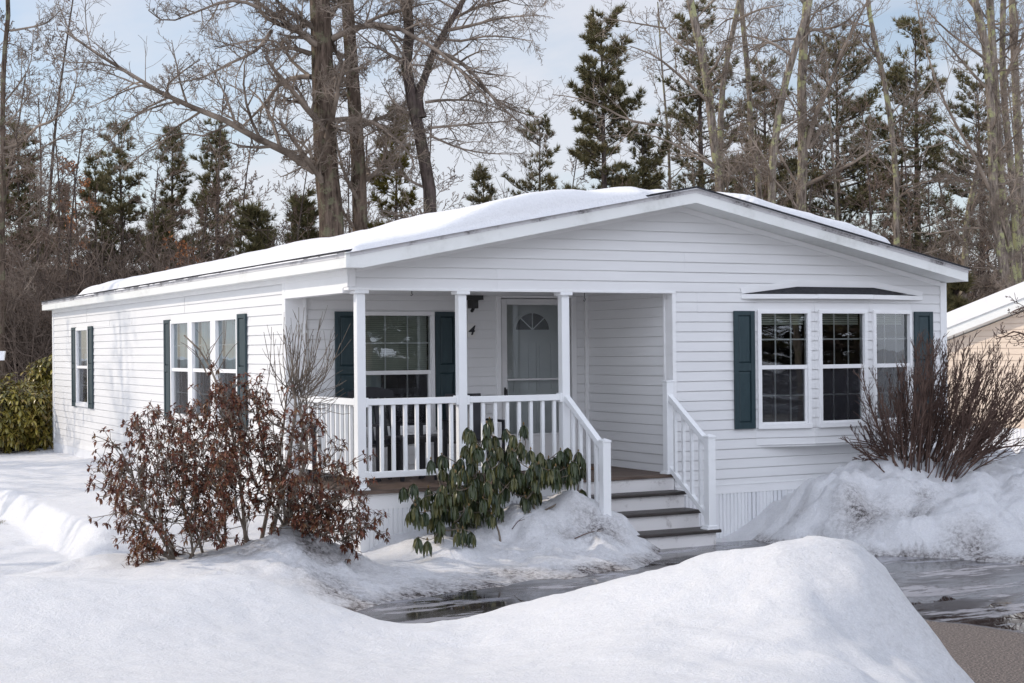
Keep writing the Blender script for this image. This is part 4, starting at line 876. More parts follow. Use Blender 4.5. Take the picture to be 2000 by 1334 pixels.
pine_at('low wide pine peeping over the ridge snow, between the forked maple and the tall pine', 1055, 236, 66, 98, 38, cb=.05, gap=.2, dens=.95)
pine_at('bushy small pine low over the ridge snow under the drooping maple branches', 950, 345, 60, 50, 39, cb=.02, gap=.3, dens=.75)
pine_at('dense low pine spreading at the foot of the tall rounded pine', 1262, 262, 57, 88, 40, cb=.02, gap=.08, dens=1.1)
pine_at('open pine with separate tufted boughs, the one nearest the double-trunk maple', 426, 246, 60, 66, 41, cb=.18, gap=.16)
pine_at('slim pine in the middle of the three standing over the far roof snow', 335, 254, 62, 56, 42, cb=.20)
pine_at('fuller dark pine, outermost of the three standing over the far roof snow', 245, 250, 62, 78, 43, cb=.28, gap=.1)
pine_at('small ragged pine beside the russet-leaved oak', 190, 320, 60, 60, 44, cb=.28, gap=.2)
pine_at('dark dense pine behind the slim grey bare tree at the yard edge', 42, 255, 52, 100, 45, cb=.02, dens=1.2, gap=.05)
pine_at('short thin pine in the dark thicket between the yard edge and the oak', 110, 385, 58, 60, 46, cb=.2, gap=.2)
pine_at('low dark evergreen bush just behind the roof snow beside the double-trunk maple', 505, 425, 44, 95, 47, cb=.0, dens=1.1, tip=.8)
pine_at('low evergreen clump at the foot of the double-trunk maple', 590, 400, 46, 60, 48, cb=.0, tip=.8)
pine_at('green young pine low behind the far roof snow, dry orange leaves in front', 320, 430, 50, 60, 49, cb=.0, dens=1.2)
pine_at('small dark evergreen wedged between the white roof end and the tan gable', 1868, 560, 42, 60, 50, cb=.0, dens=1.2, tip=.8)

# dry-leaved young oaks
def oak(label, px, top, t, w, seed, low=.35):
    r = random.Random(seed); g = gnd(px, t); g[2] = gz(g[0], g[1]); root = empty('oak_tree', tuple(g), label, 'tree'); H = at(px, top, t)[2]-g[2]; tt = TB(); tb = TB()
    p, rad, L = trunk_tube(tt, [g, g+np.array([.1, 0, H*.5]), g+np.array([0, .1, H])], .06, .02, k=6); tt.build('trunk', M['bark_dark'], root)
    gr = Grow(tb, r, counts=(5, 3), rmin=.005); 
    for k in range(14): f = low+(1-low)*(k+.5)/14; q = p[int(f*(len(p)-1))]; a = r.uniform(0, 6.28); gr.branch(q, Vector((math.cos(a), math.sin(a), .6)), w*t/FOC*r.uniform(.6, 1.2), .02, 0)
    tb.build('crown', M['twig_brown'], root); NV, NT = [], []
    for (n, k), lst in tb.p.items():
        for pts, _ in lst:
            if n <= 6:
                for _ in range(3): c = pts[-1]+rdir(r)*.12; v = rdir(r)*.11; u = v.cross(rdir(r)).normalized()*.045; b = len(NV); NV.extend([c, c+v*.5+u, c+v, c+v*.5-u]); NT.append((b, b+1, b+2, b+3))
    mesh_obj('leaves', [tuple(a) for a in NV], Q=NT, mat=M['oak_leaf'], parent=root)
oak('slim oak holding russet dry leaves among the pines over the far roof corner', 148, 318, 55, 34, 51)
oak('young oak with bright orange dry leaves just above the roof snow', 350, 478, 46, 45, 52, .5)

# bare trees of the woods behind: five kinds, copied
def wild_tree(seed, H, r0, cnt, spread):
    r = random.Random(seed); tt = TB(); tb = TB(); pts = [Vector((0, 0, -.2))]; d = Vector((r.uniform(-.06, .06), r.uniform(-.06, .06), 1))
    for i in range(6): d = (d+rdir(r)*.07).normalized(); d.z = abs(d.z); pts.append(pts[-1]+d*H/6)
    p, L = resample(pts, 14); rad = [max(.02, r0*(1-.75*i/13)) for i in range(14)]; tt.add(p, rad, 7)
    g = Grow(tb, r, rmin=.008, counts=cnt, up=.10)
    for k in range(26):
        f = .18+.8*(k+r.random())/26; i = min(int(f*13), 12); a = r.uniform(0, 6.283); g.branch(p[i].lerp(p[i+1], f*13-i), Vector((math.cos(a), math.sin(a), r.uniform(.25, 1.1))), spread*r.uniform(.45, 1.2)*(1.2-.6*f), rad[i]*r.uniform(.25, .45), 0)
    return tt, tb
protos = []
for k, (H, r0, sp) in enumerate([(13, .09, 2.2), (12, .075, 1.9), (14, .11, 2.6), (9, .06, 1.7), (6.5, .045, 1.5)]):
    tt, tb = wild_tree(60+k, H, r0, (7, 4, 2), sp); protos.append((tt.arrays(), tb.arrays()))
made = {}
KINDS = [('tall thin bare tree lost in the grey tangle of woods behind the roof', 'bare trees in the woods behind the house'), ('tall thin bare tree lost in the grey tangle of woods behind the roof', 'bare trees in the woods behind the house'), ('stout straight bare tree half hidden in the woods behind the roof', 'stout bare trees in the woods'), ('mid-height bare tree with spreading twigs in the woods behind the roof', 'mid-height bare trees in the woods'), ('bare sapling with fine spreading twigs in the thicket behind the roof', 'bare saplings in the thicket')]
spots = []
for px in range(1270, 2060, 62): spots.append((px+rnd.uniform(-16, 16), rnd.uniform(46, 66), rnd.choice((0, 1, 2, 3, 3, 4))))
for px in range(1290, 2060, 64): spots.append((px+rnd.uniform(-20, 20), rnd.uniform(44, 58), rnd.choice((3, 4, 4))))
for px in range(-60, 620, 34): spots.append((px+rnd.uniform(-16, 16), rnd.uniform(44, 64), rnd.choice((3, 3, 4, 4))))
for px in range(-60, 130, 30): spots.append((px+rnd.uniform(-12, 12), rnd.uniform(40, 52), rnd.choice((3, 1, 3))))
for px in range(640, 1260, 48): spots.append((px+rnd.uniform(-20, 20), rnd.uniform(46, 60), rnd.choice((4, 4, 3))))
for px, t, k in spots:
    g = gnd(px, t); lab, grp = KINDS[k]; nm = 'sapling' if k == 4 else 'bare_tree'
    root = empty(nm, (g[0], g[1], gz(g[0], g[1])), lab, 'tree', grp); root.rotation_euler = (0, 0, rnd.uniform(0, 6.28)); s = rnd.uniform(.85, 1.15); root.scale = (s, s, s*rnd.uniform(.9, 1.1))
    if k in made:
        for me, n2 in zip(made[k], ('trunk', 'crown')): c = bpy.data.objects.new(n2, me); C.objects.link(c); c.parent = root
    else:
        l = np.array(root.location); (tv, tq), (bv, bq) = protos[k]
        a = mesh_obj('trunk', tv+l, Q=tq, mat=M['bark_lichen' if k in (0, 2) else 'bark_dark'], parent=root, smooth=True); b = mesh_obj('crown', bv+l, Q=bq, mat=M['twig' if k in (0, 2) else 'twig_brown'], parent=root, smooth=True); made[k] = (a.data, b.data)

# the thicket itself
tb = TB(); r = random.Random(77)
def stalks(n, p0, p1, t0, t1, h0, h1, kids):
    for _ in range(n):
        px = r.uniform(p0, p1); t = r.uniform(t0, t1); g = gnd(px, t); H = r.uniform(h0, h1); p = Vector((g[0], g[1], .1)); d = Vector((r.uniform(-.35, .35), r.uniform(-.35, .35), 1)); pts = [p]
        for i in range(4): d = (d+rdir(r)*.16).normalized(); pts.append(pts[-1]+d*H/4)
        tb.add(pts, [.022-.004*i for i in range(5)], 3)
        for k in range(kids):
            f = r.uniform(.15, 1)*3.99; i = int(f); q = pts[i].lerp(pts[i+1], f-i); e = (Vector((r.uniform(-1, 1), r.uniform(-1, 1), r.uniform(0, 1.2)))).normalized(); l = H*r.uniform(.12, .35); m = q+e*l*.5+rdir(r)*l*.1
            tb.add([q, m, m+(e+rdir(r)*.4+Vector((0, 0, .3))).normalized()*l*.5], [.012, .009, .006], 3)
            tb.add([m, m+(e+rdir(r)*.9).normalized()*l*.3, m+(e+rdir(r)*.9).normalized()*l*.5], [.008, .007, .005], 3)
stalks(1500, -100, 420, 38, 64, 1.6, 5.2, 13); stalks(900, 400, 1300, 42, 64, 2.0, 6.0, 11); stalks(1100, 1280, 2080, 43, 66, 1.8, 5.6, 10); stalks(900, -120, 140, 36, 48, 1.0, 4.2, 13)
tag(tb.build('woods_undergrowth', M['brush']), 'tangled grey-brown brush and stems filling the floor of the woods behind the house', 'undergrowth', kind='stuff')

# ------------------------------------------------------------------ shrubs
def leaf(NV, NQ, c, d, L, w, sag, fold=.35):
    d = d.normalized(); s = d.cross(Vector((0, 0, 1)))
    s = s.normalized() if s.length > 1e-3 else Vector((1, 0, 0)); p = c.copy(); up = s.cross(d); b = len(NV); n = 3
    for i in range(n+1):
        f = i/n; ww = w*math.sin(math.pi*(.12+.80*f))
        NV.extend([p-s*ww+up*ww*fold, p.copy(), p+s*ww+up*ww*fold])
        d = (d+Vector((0, 0, -sag))).normalized(); p = p+d*L/n
    for i in range(n): a = b+i*3; NQ.extend([(a, a+1, a+4, a+3), (a+1, a+2, a+5, a+4)])
def whorl(NV, NQ, c, ax, n, L, w, spread, sag, r):
    ax = ax.normalized(); x = ax.cross(rdir(r)).normalized(); y = ax.cross(x); a0 = r.uniform(0, 6.28)
    for k in range(n):
        a = a0+k*6.283/n+r.uniform(-.3, .3); d = (x*math.cos(a)+y*math.sin(a))*spread+ax*r.uniform(.1, .7); leaf(NV, NQ, c, d, L*r.uniform(.7, 1.2), w*r.uniform(.75, 1.2), sag*r.uniform(.6, 1.3))
def attach(roots, targets, bend, r, cost=.6):
    """stems that branch off one another: each target hangs on the node that reaches it best; returns (parent path points, target) polylines"""
    nodes = [(p, 0., 0) for p in roots]; out = []
    for e in sorted(targets, key=lambda e: min((e-p).length for p in roots)):
        best = min(nodes, key=lambda n: (e-n[0]).length+cost*n[1]+(.6 if n[0].z > e.z+.15 else 0)); s = best[0]; L = (e-s).length
        mid = s.lerp(e, .5)+Vector((0, 0, L*bend))+rdir(r)*L*.08; p, _ = resample([s, mid, e], 8)
        for i in (2, 4, 6): nodes.append((p[i], best[1]+L*i/7, best[2]+1))
        out.append((p, L, best[2]))
    return out
# bronze-leaved shrub
r = random.Random(101); b0 = at(490, 1062, 14.2); b0[2] = gz(b0[0], b0[1])
pj = empty('bronze_leaved_shrub', tuple(b0), 'sprawling shrub with many small curled reddish-brown leaves, on the snow bank before the side wall', 'shrub')
tb = TB(); NV, NQ = [], []
def root_of(px, py, t): p = at(px, py, t); p[2] = gz(p[0], p[1])-.06; return V3(p)
roots = [root_of(475, 1062, 14.2), root_of(500, 1064, 14.3), root_of(460, 1068, 14.1), root_of(378, 1095, 13.9), root_of(345, 1102, 13.8), root_of(540, 1056, 14.4), root_of(520, 1060, 14.2), root_of(490, 1066, 14.0), root_of(362, 1098, 13.8), root_of(400, 1088, 14.1), root_of(440, 1072, 14.3), root_of(560, 1060, 14.1)]
tg = [(192, 915, 3), (232, 870, 3), (268, 835, 3), (300, 812, 0), (335, 815, 3), (370, 822, 0), (405, 785, 0), (430, 752, 2), (470, 748, 1), (500, 765, 1), (530, 800, 1), (552, 835, 5), (580, 800, 5), (610, 850, 5), (640, 890, 6), (690, 905, 5), (705, 965, 6), (725, 1025, 6), (705, 1035, 6), (655, 1000, 6), (680, 1060, 6), (620, 960, 5), (246, 1030, 4), (285, 1060, 4), (270, 985, 4), (300, 940, 3), (340, 900, 3), (380, 890, 0), (415, 860, 0), (450, 830, 2), (480, 850, 1), (520, 890, 1), (560, 920, 6), (600, 1010, 5), (445, 930, 2), (500, 950, 1), (350, 980, 4), (400, 940, 0), (215, 955, 4), (255, 905, 3), (590, 930, 5), (470, 900, 2), (310, 870, 3), (430, 890, 0), (540, 960, 5), (360, 860, 0), (395, 830, 2), (460, 790, 1), (240, 925, 3), (290, 880, 3), (325, 930, 4), (385, 920, 0), (495, 800, 1), (440, 790, 2), (575, 1020, 6), (665, 940, 6), (630, 1025, 6), (345, 840, 3), (280, 850, 3), (425, 960, 0), (435, 1010, 0), (450, 985, 0), (420, 905, 0), (460, 940, 0), (405, 1000, 0), (415, 1045, 0), (380, 1010, 0), (440, 870, 0), (225, 1000, 4), (300, 1075, 4), (268, 1095, 4), (620, 1040, 6), (700, 1000, 6)]
for p, L, lv in attach(roots, [V3(at(px, py, 14.1+r.uniform(-.75, .55))) for px, py, ri in tg], .10, r, .9):
    rr = (.016, .010, .007, .006)[min(lv, 3)]*r.uniform(.8, 1.25); rad = [max(.003, rr*(1-.7*i/7)) for i in range(8)]; tb.add(p, rad, 6)
    whorl(NV, NQ, p[-1], p[-1]-p[-2], 7, .062, .0105, 1., .32, r)
    for k in range(16):
        f = (.22 if lv == 0 else .04)+(.78 if lv == 0 else .96)*(k+r.random())/16; f = min(f, .999); i = min(int(f*7), 6); q = p[i].lerp(p[i+1], f*7-i); d = ((p[i+1]-p[i]).normalized()*.7+rdir(r)*.9+Vector((0, 0, .15))).normalized(); l = r.uniform(.10, .30)*(1.3-.5*f)
        q2 = q+d*l*.55+rdir(r)*.02; q3 = q2+(d+Vector((0, 0, .25))+rdir(r)*.3).normalized()*l*.5; tb.add([q, q2, q3], [.0045, .0035, .0025], 4)
        whorl(NV, NQ, q3, q3-q2, r.randint(6, 9), .052, .0098, .9, .20, r)
        if r.random() < .9: q4 = q2+(d+rdir(r)*.8).normalized()*l*.4; tb.add([q2, q2.lerp(q4, .5), q4], [.003, .0025, .002], 3); whorl(NV, NQ, q4, q4-q2, r.randint(5, 8), .058, .010, 1., .32, r)
tb.build('stems', M['stem'], pj); mesh_obj('leaves', [tuple(v) for v in NV], Q=NQ, mat=M['pjm_leaf'], parent=pj)
# bare upright shrub growing through it
b1 = at(540, 1052, 14.9); b1[2] = gz(b1[0], b1[1]); us = empty('bare_upright_shrub', tuple(b1), 'bare shrub of thick grey stems sprouting thin upright whips before the porch corner', 'shrub'); tb = TB()
for line, t0, t1, rr in [([(528, 1056), (545, 980), (566, 880), (578, 790), (570, 745)], 14.8, 15.2, .028), ([(545, 1056), (575, 960), (600, 880), (585, 800)], 14.9, 15.1, .032), ([(510, 1058), (530, 960), (550, 860), (560, 770)], 14.9, 15.4, .022), ([(480, 1060), (470, 950), (450, 830), (420, 740), (395, 690), (360, 655)], 14.6, 15.3, .02), ([(600, 880), (560, 840), (530, 825), (505, 790)], 15., 14.7, .014), ([(550, 820), (505, 790), (470, 760)], 15, 14.8, .012)]:
    n = len(line); p, L = resample([at(px, py, t0+(t1-t0)*i/(n-1)) for i, (px, py) in enumerate(line)], 10); tb.add(p, [max(.006, rr*(1-.6*i/9)) for i in range(10)], 7)
for k in range(46):
    sx, sy = r.choice([(570, 750), (578, 780), (560, 770), (590, 800), (552, 800), (575, 760), (505, 790), (595, 770)]); s = V3(at(sx+r.uniform(-8, 8), sy+r.uniform(-10, 25), 15.2+r.uniform(-.1, .1)))
    e = V3(at(sx+r.gauss(0, 34)+(12 if sx > 540 else 0), r.uniform(600, 715), 15.2+r.uniform(-.35, .35))); m = s.lerp(e, .4)+Vector(((e.x-s.x)*.25, 0, 0))+rdir(r)*.03; p, L = resample([s, m, e], 6); tb.add(p, [.0055, .0048, .0042, .0035, .003, .0025], 4)
    for j in range(3): i = r.randint(1, 4); d = (p[i+1]-p[i]).normalized()+rdir(r)*.55; q = p[i]+d*r.uniform(.05, .2); tb.add([p[i], p[i].lerp(q, .5), q+Vector((0, 0, .03))], [.003, .0028, .002], 3)
for k in range(24):
    s = V3(at(595+r.uniform(-20, 20), 770+r.uniform(-20, 60), 15.1)); d = Vector((1, -.4, .1))+rdir(r)*.8; pts = [s]
    for i in range(5): d = (d+rdir(r)*.35+Vector((0, 0, -.1+.07*i))).normalized(); pts.append(pts[-1]+d*r.uniform(.05, .11))
    tb.add(pts, [.004, .0035, .003, .003, .0025, .002], 3)
for k in range(9):
    s = V3(at(r.uniform(398, 425), r.uniform(700, 745), 15.1)); e = V3(at(r.uniform(345, 470), r.uniform(620, 690), 15.2)); p, L = resample([s, s.lerp(e, .5)+rdir(r)*.06, e], 6); tb.add(p, [.005, .0045, .004, .0035, .003, .002], 4)
tb.build('stems', M['stem'], us)
# drooping rhododendron by the steps
r = random.Random(202); bz = aty(1046, 1030, -.72); bz[2] = gz(bz[0], bz[1]); rh = empty('rhododendron', tuple(bz), 'dark green rhododendron with leaves hanging limp in the cold, before the porch railing', 'shrub'); tb = TB(); NV, NQ, BV, BQ = [], [], [], []
tips = [(120, 640), (205, 610), (330, 650), (430, 640), (350, 410), (440, 370), (560, 440), (655, 140), (690, 160), (845, 70), (985, 150), (1130, 120), (890, 210), (1010, 310), (1100, 260), (640, 290), (700, 420), (820, 420), (940, 430), (570, 660), (540, 600), (660, 600), (825, 590), (760, 650), (870, 680), (720, 720), (800, 720), (590, 740), (470, 820), (560, 830), (640, 830), (180, 840), (250, 860), (300, 850), (430, 920), (560, 930), (740, 940), (690, 945), (860, 870), (1190, 330), (1290, 390), (1340, 400), (1440, 330), (1500, 310), (1590, 340), (1390, 390), (1250, 450), (1180, 480), (1300, 480), (1400, 470), (1500, 470), (1560, 500), (1620, 480), (1620, 660), (1210, 640), (1250, 740), (1160, 640), (1150, 850), (1190, 820), (580, 1130), (690, 1140), (620, 1150), (745, 1090), (320, 1090), (410, 1090), (240, 1060), (1050, 560), (980, 640), (950, 520), (1080, 480), (690, 540), (760, 520), (450, 480), (1000, 450), (720, 260), (930, 300), (1040, 200), (820, 180), (600, 400), (680, 350), (1010, 380), (850, 480), (560, 520), (640, 660), (700, 620), (880, 620), (930, 690), (540, 780), (400, 870), (220, 800), (360, 900), (1270, 350), (1360, 460), (1480, 390), (1560, 430), (1220, 410), (1110, 520), (1180, 560), (1280, 540), (1420, 540), (1520, 540), (1000, 540), (1140, 700), (820, 800), (670, 800), (620, 900), (500, 900), (450, 620), (500, 700), (870, 330), (760, 300), (1060, 390), (900, 560), (620, 480), (780, 590), (1090, 620), (520, 560), (380, 760), (300, 720), (620, 700), (900, 760), (1450, 420), (1540, 420), (1340, 520), (1230, 560), (1120, 560), (430, 700), (240, 720)]
rb = {'a': V3(aty(1048, 1032, -.72)), 'b': V3(aty(1038, 1034, -.75)), 'c': V3(aty(985, 1028, -.62)), 'd': V3(aty(978, 1056, -.85)), 'e': V3(aty(880, 1040, -.55))}
for k in rb: rb[k].z = gz(rb[k].x, rb[k].y)-.05
tips += [(zx+r.uniform(-34, 34), zy+r.uniform(10, 60)) for zx, zy in tips if 180 < zx < 1600 and zy < 780 and r.random() < .62]
tc_ = []
for zx, zy in tips:
    px, py = 760+zx/4.3025, 800+zy/4.3025; y = -.62+r.uniform(-.30, .30)-(.25 if zy > 1040 else 0); c = V3(aty(px, py+2, y)); c.z = max(c.z, gz(c.x, c.y)+.16); tc_.append(c)
for p, L, lv in attach(list(rb.values()), tc_, -.06, r, .45):
    c = p[-1]; rr = (.014, .010, .007, .006)[min(lv, 3)]; tb.add(p, [max(.0035, rr*(1-.6*i/7)) for i in range(8)], 5)
    ax = (p[-1]-p[-2]).normalized(); n = r.randint(9, 12); a0 = r.uniform(0, 6)
    for k in range(n):
        a = a0+k*6.283/n; d = Vector((math.cos(a), math.sin(a), r.uniform(-.5, .2))); leaf(NV, NQ, c+Vector((0, 0, -.01)), d*.8+Vector((0, 0, -.2)), r.uniform(.12, .175), r.uniform(.017, .025), r.uniform(.9, 1.3), .8)
    if r.random() < .55:
        b = len(BV); hh = r.uniform(.022, .036); w = .007
        for i in range(6): BV.append(c+Vector((w*math.cos(i*1.047), w*math.sin(i*1.047), .0)))
        for i in range(6): BV.append(c+Vector((w*1.5*math.cos(i*1.047), w*1.5*math.sin(i*1.047), hh*.45)))
        for i in range(6): BV.append(c+Vector((w*.2*math.cos(i*1.047), w*.2*math.sin(i*1.047), hh)))
        for q in (0, 6): BQ.extend([(b+q+i, b+q+(i+1) % 6, b+q+6+(i+1) % 6, b+q+6+i) for i in range(6)])
tb.build('stems', M['stem'], rh); mesh_obj('leaves', [tuple(v) for v in NV], Q=NQ, mat=M['rhodo_leaf'], parent=rh); mesh_obj('flower_buds', [tuple(v) for v in BV], Q=BQ, mat=M['bud'], parent=rh)  # the last mesh is the buds at the whorl tips, no leaves
# vase-shaped bare bush at the house corner
r = random.Random(303); bb = at(1815, 902, 17.7); bb[2] = gz(bb[0], bb[1]); vb = empty('bare_bush', tuple(bb), 'vase-shaped leafless bush of many dark twigs at the house corner beside the bow window', 'bush'); tb = TB()
for k in range(120):
    f = (k+r.random())/120; bxp = 1735+f*140+r.uniform(-12, 12); t = 17.7+r.uniform(-.45, .45); s = V3(at(bxp, 905, t)); s.z = gz(s.x, s.y)-.05
    topx = 1672+f*350+r.gauss(0, 26); topy = 662+95*abs(f-.5)**2*3+abs(r.gauss(0, 60))+(60 if f < .12 else 0); e = V3(at(topx, topy, t+r.uniform(-.5, .5))); m = s.lerp(e, .5)+Vector(((e.x-s.x)*.17, 0, -.02)); p, L = resample([s, m, e], 9); rr = r.uniform(.006, .012)
    tb.add(p, [max(.003, rr*(1-.78*i/8)) for i in range(9)], 5)
    for j in range(16):
        g = .18+.80*(j+r.random())/16; i = min(int(g*8), 7); q = p[i].lerp(p[i+1], g*8-i); d = ((p[i+1]-p[i]).normalized()+rdir(r)*.42).normalized(); l = L*r.uniform(.12, .34)*(1.15-.75*g); pts = [q]
        for i2 in range(4): d = (d+rdir(r)*.12+Vector((0, 0, .05))).normalized(); pts.append(pts[-1]+d*l/4)
        tb.add(pts, [.0045, .004, .0035, .003, .0024], 4)
        for i2 in (1, 2, 3): q2 = pts[i2]; d2 = (d+rdir(r)*.6).normalized(); l2 = l*r.uniform(.2, .5); tb.add([q2, q2+d2*l2*.5, q2+(d2+Vector((0, 0, .1)))*l2], [.004, .0034, .0025], 3)
for k in range(9):
    s = V3(at(1740+r.uniform(-15, 15), 893, 17.6)); e = V3(at(r.uniform(1650, 1725), r.uniform(848, 892), 17.4)); p, L = resample([s, s.lerp(e, .5)+Vector((0, 0, .05)), e], 6); tb.add(p, [.009, .008, .007, .006, .005, .003], 4)
for k in range(12):
    s = V3(at(1880+r.uniform(-20, 20), 895, 17.7)); e = V3(at(r.uniform(1950, 2030), r.uniform(760, 890), 17.9)); p, L = resample([s, s.lerp(e, .5)+Vector((0, 0, .04)), e], 7); tb.add(p, [.010, .009, .008, .007, .006, .004, .003], 4)
tb.build('stems', M['bushtwig'], vb)
# laurel bush beyond the far corner of the house
r = random.Random(404)
for lab, spec in [('glossy yellow-green laurel bush banked behind the far house corner', [(20, 795, 29.5, .85), (60, 815, 30, .8), (0, 815, 29, .8), (90, 800, 30.5, .8), (40, 840, 29.5, .7), (-50, 800, 29.5, .9)]), ('taller bronze-green laurel standing against the far house corner', [(98, 752, 32.5, .65), (105, 790, 32.5, .75), (80, 815, 32.5, .7), (112, 730, 32.5, .6)])]:
    c0 = gnd(spec[0][0], spec[0][2]); c0[2] = gz(c0[0], c0[1]); o = empty('laurel_bush', tuple(c0), lab, 'bush'); tb = TB(); NV, NQ = [], []
    for px, py, t, rad in spec:
        c = V3(at(px, py, t))
        for k in range(190):
            d = rdir(r); q = c+Vector((d.x*rad, d.y*rad, d.z*rad*.75))*r.uniform(.45, 1.05)
            if q.z < .3: continue
            whorl(NV, NQ, q, d+Vector((0, 0, .6)), r.randint(6, 8), .15, .026, 1., .35, r)
            if k % 6 == 0: tb.add([Vector((c.x, c.y, .15)), c.lerp(q, .4)-Vector((0, 0, .2)), q], [.02, .012, .006], 4)
    tb.build('stems', M['stem'], o); mesh_obj('leaves', [tuple(v) for v in NV], Q=NQ, mat=M['laurel_leaf'], parent=o)
# dead grass at the foot of the side yard's bank, and fallen sticks
NV, NQ = [], []
GA, GB = at(-10, 940, 21.8), at(215, 1052, 15.2); gd = (GB-GA)[:2]/np.linalg.norm((GB-GA)[:2])
for k in range(420):
    f = r.random()*.42; q = GA[:2]+(GB-GA)[:2]*f + np.array([gd[1], -gd[0]])*(.33+.08*r.random()); z = gz(q[0], q[1])-.012; d = rdir(r)*.5+Vector((0, -.4, .3)); leaf(NV, NQ, Vector((q[0], q[1], z)), d, r.uniform(.04, .08), .006, .3)
tag(mesh_obj('dead_grass', [tuple(v) for v in NV], Q=NQ, mat=M['grass']), 'strip of flattened yellow grass at the foot of the side yard snow bank', 'grass', kind='stuff')
def stick(label, line, r0):
    pts = [V3(p) for p in line]
    for p in pts: p.z = gz(p.x, p.y)+r0*.8
    tb = TB(); p, L = resample(pts, 8); tb.add(p, [r0*(1-.07*i) for i in range(8)], 5); i = 4; tb.add([p[i], p[i]+Vector((.03, -.02, .012)), p[i]+Vector((.06, -.03, .02))], [r0*.6, r0*.5, r0*.3], 4)
    tag(tb.build('stick', M['bushtwig']), label, 'stick')
stick('short dark twig lying on the snow between the rhododendron and the steps', [aty(1122, 1043, -1.15), aty(1140, 1042, -1.15), aty(1160, 1036, -1.15)], .007)
stick('bent thin twig lying on the snow under the rhododendron', [aty(1000, 1034, -.8), aty(1012, 1028, -.78), aty(1024, 1029, -.78)], .005)

# ------------------------------------------------------------------ on the porch
def porch_chair(label, x, y, rz, back='slats'):
    c = empty('porch_chair', (x, y, ZD), label, 'chair', 'dark chairs on the porch'); c.rotation_euler = (0, 0, 0); ca, sa = math.cos(rz), math.sin(rz)
    def T(mb): mb.v = [(x+v[0]*ca-v[1]*sa, y+v[0]*sa+v[1]*ca, ZD+v[2]) for v in mb.v]; return mb
    mb = MB()
    for k in range(5): y0 = -.25+k*.098; z = .40-.012*k; mb.hexa([(-.25, y0, z), (.25, y0, z), (.25, y0+.085, z-.012), (-.25, y0+.085, z-.012), (-.25, y0, z+.022), (.25, y0, z+.022), (.25, y0+.085, z+.01), (-.25, y0+.085, z+.01)])
    T(mb).build('seat', M['black'], c)
    mb = MB()
    if back == 'slats':
        for k in range(6): u = -.23+k*.092; mb.hexa([(u-.024, .24, .36), (u+.024, .24, .36), (u+.024, .26, .36), (u-.024, .26, .36), (u-.024, .36, .93), (u+.024, .36, .93), (u+.024, .38, .93), (u-.024, .38, .93)])
        n = 8
        for k in range(n):
            a, b = -.29+.58*k/n, -.29+.58*(k+1)/n; h = lambda u: .97+.055*math.cos(u/.29*1.5)
            mb.hexa([(a, .35, .90), (b, .35, .90), (b, .39, .90), (a, .39, .90), (a, .36, h(a)), (b, .36, h(b)), (b, .40, h(b)), (a, .40, h(a))])
        mb.box(-.27, .27, .245, .275, .36, .42)
    else:
        mb.hexa([(-.24, .22, .36), (.24, .22, .36), (.24, .25, .36), (-.24, .25, .36), (-.22, .36, .92), (.22, .36, .92), (.22, .39, .92), (-.22, .39, .92)])
    T(mb).build('backrest', M['black'], c)
    for sx in (-1, 1):
        mb = MB(); mb.box(sx*.28-.035, sx*.28+.035, -.29, .28, .60, .625); T(mb).build('armrest', M['black'], c)
        for yy, top in ((-.25, .60), (.24, .60)): mb = MB(); mb.box(sx*.275-.02, sx*.275+.02, yy-.022, yy+.022, 0, top); T(mb).build('leg', M['black'], c)
p = aty(752, 800, 1.28); porch_chair('dark slat-backed porch chair with a curved crest, in front of the porch window', p[0], 1.20, R(8))
p = aty(655, 840, 1.30); porch_chair('dark solid-backed porch chair tucked in the corner by the side railing', p[0]+.03, 1.34, R(-15), 'solid')
p = aty(926, 830, 1.30); porch_chair('dark solid-backed porch chair beside the front door, behind the rhododendron', p[0], 1.30, R(-6), 'solid')
p = aty(806, 850, .95); c = empty('side_table', (p[0], .95, ZD), 'small dark square side table between the porch chairs', 'table'); x, y = p[0], .95
mb = MB(); mb.box(x-.25, x+.25, y-.22, y+.22, ZD+.46, ZD+.485); mb.box(x-.22, x+.22, y-.19, y+.19, ZD+.42, ZD+.46); mb.build('table_top', M['black'], c)
for sx in (-1, 1):
    for sy in (-1, 1): mb = MB(); mb.box(x+sx*.205-.018, x+sx*.205+.018, y+sy*.175-.018, y+sy*.175+.018, ZD, ZD+.42); mb.build('leg', M['black'], c)
p = aty(1190, 912, .9); mb = MB(); mb.box(2.75, 3.62, .95, 1.55, ZD+.001, ZD+.018); tag(mb.build('doormat', M['mat_brown'], bevel=.006), 'flat brown coir doormat lying on the porch boards at the top of the steps', 'doormat')

# ------------------------------------------------------------------ the tan house next door
t = 31.; P0 = gnd(1700, t); P1 = gnd(2300, t-5.5); ud = (P1-P0)/np.linalg.norm(P1-P0); nn = np.array([ud[1], -ud[0], 0]); fr = Frame(P0, ud, nn)
Lw = float(np.linalg.norm(P1-P0)); nb = empty('tan_house', tuple(P0), 'tan-sided house with a broad white gable trim, beyond the bare bush', 'house')
def wall_u(px, py):                                             # where a pixel meets the gable wall
    d = ray(px, py); k = ((fr.o-CAM) @ nn)/(d @ nn); q = CAM+d*k; return float((q-fr.o) @ ud), float(q[2])
(ua, za), (ub, zb2) = wall_u(1845, 668), wall_u(2000, 608); sl = (zb2-za)/(ub-ua); ur = 0.+5.2; zr = za+sl*(ur-ua)
top = lambda u: za+sl*(u-ua) if u < ur else zr-sl*(u-ur)
ul = wall_u(1780, 690)[0]
def gext(z): 
    l = ur-(zr-z)/sl; return max(ul, l), min(2*ur-ul, 2*ur-l)
mb = MB(); zg = .62; siding(mb, Frame(fr.o, ud, nn), zg, zr-.02, zg, gext, []); mb.build('gable_wall', M['siding_tan'], nb)
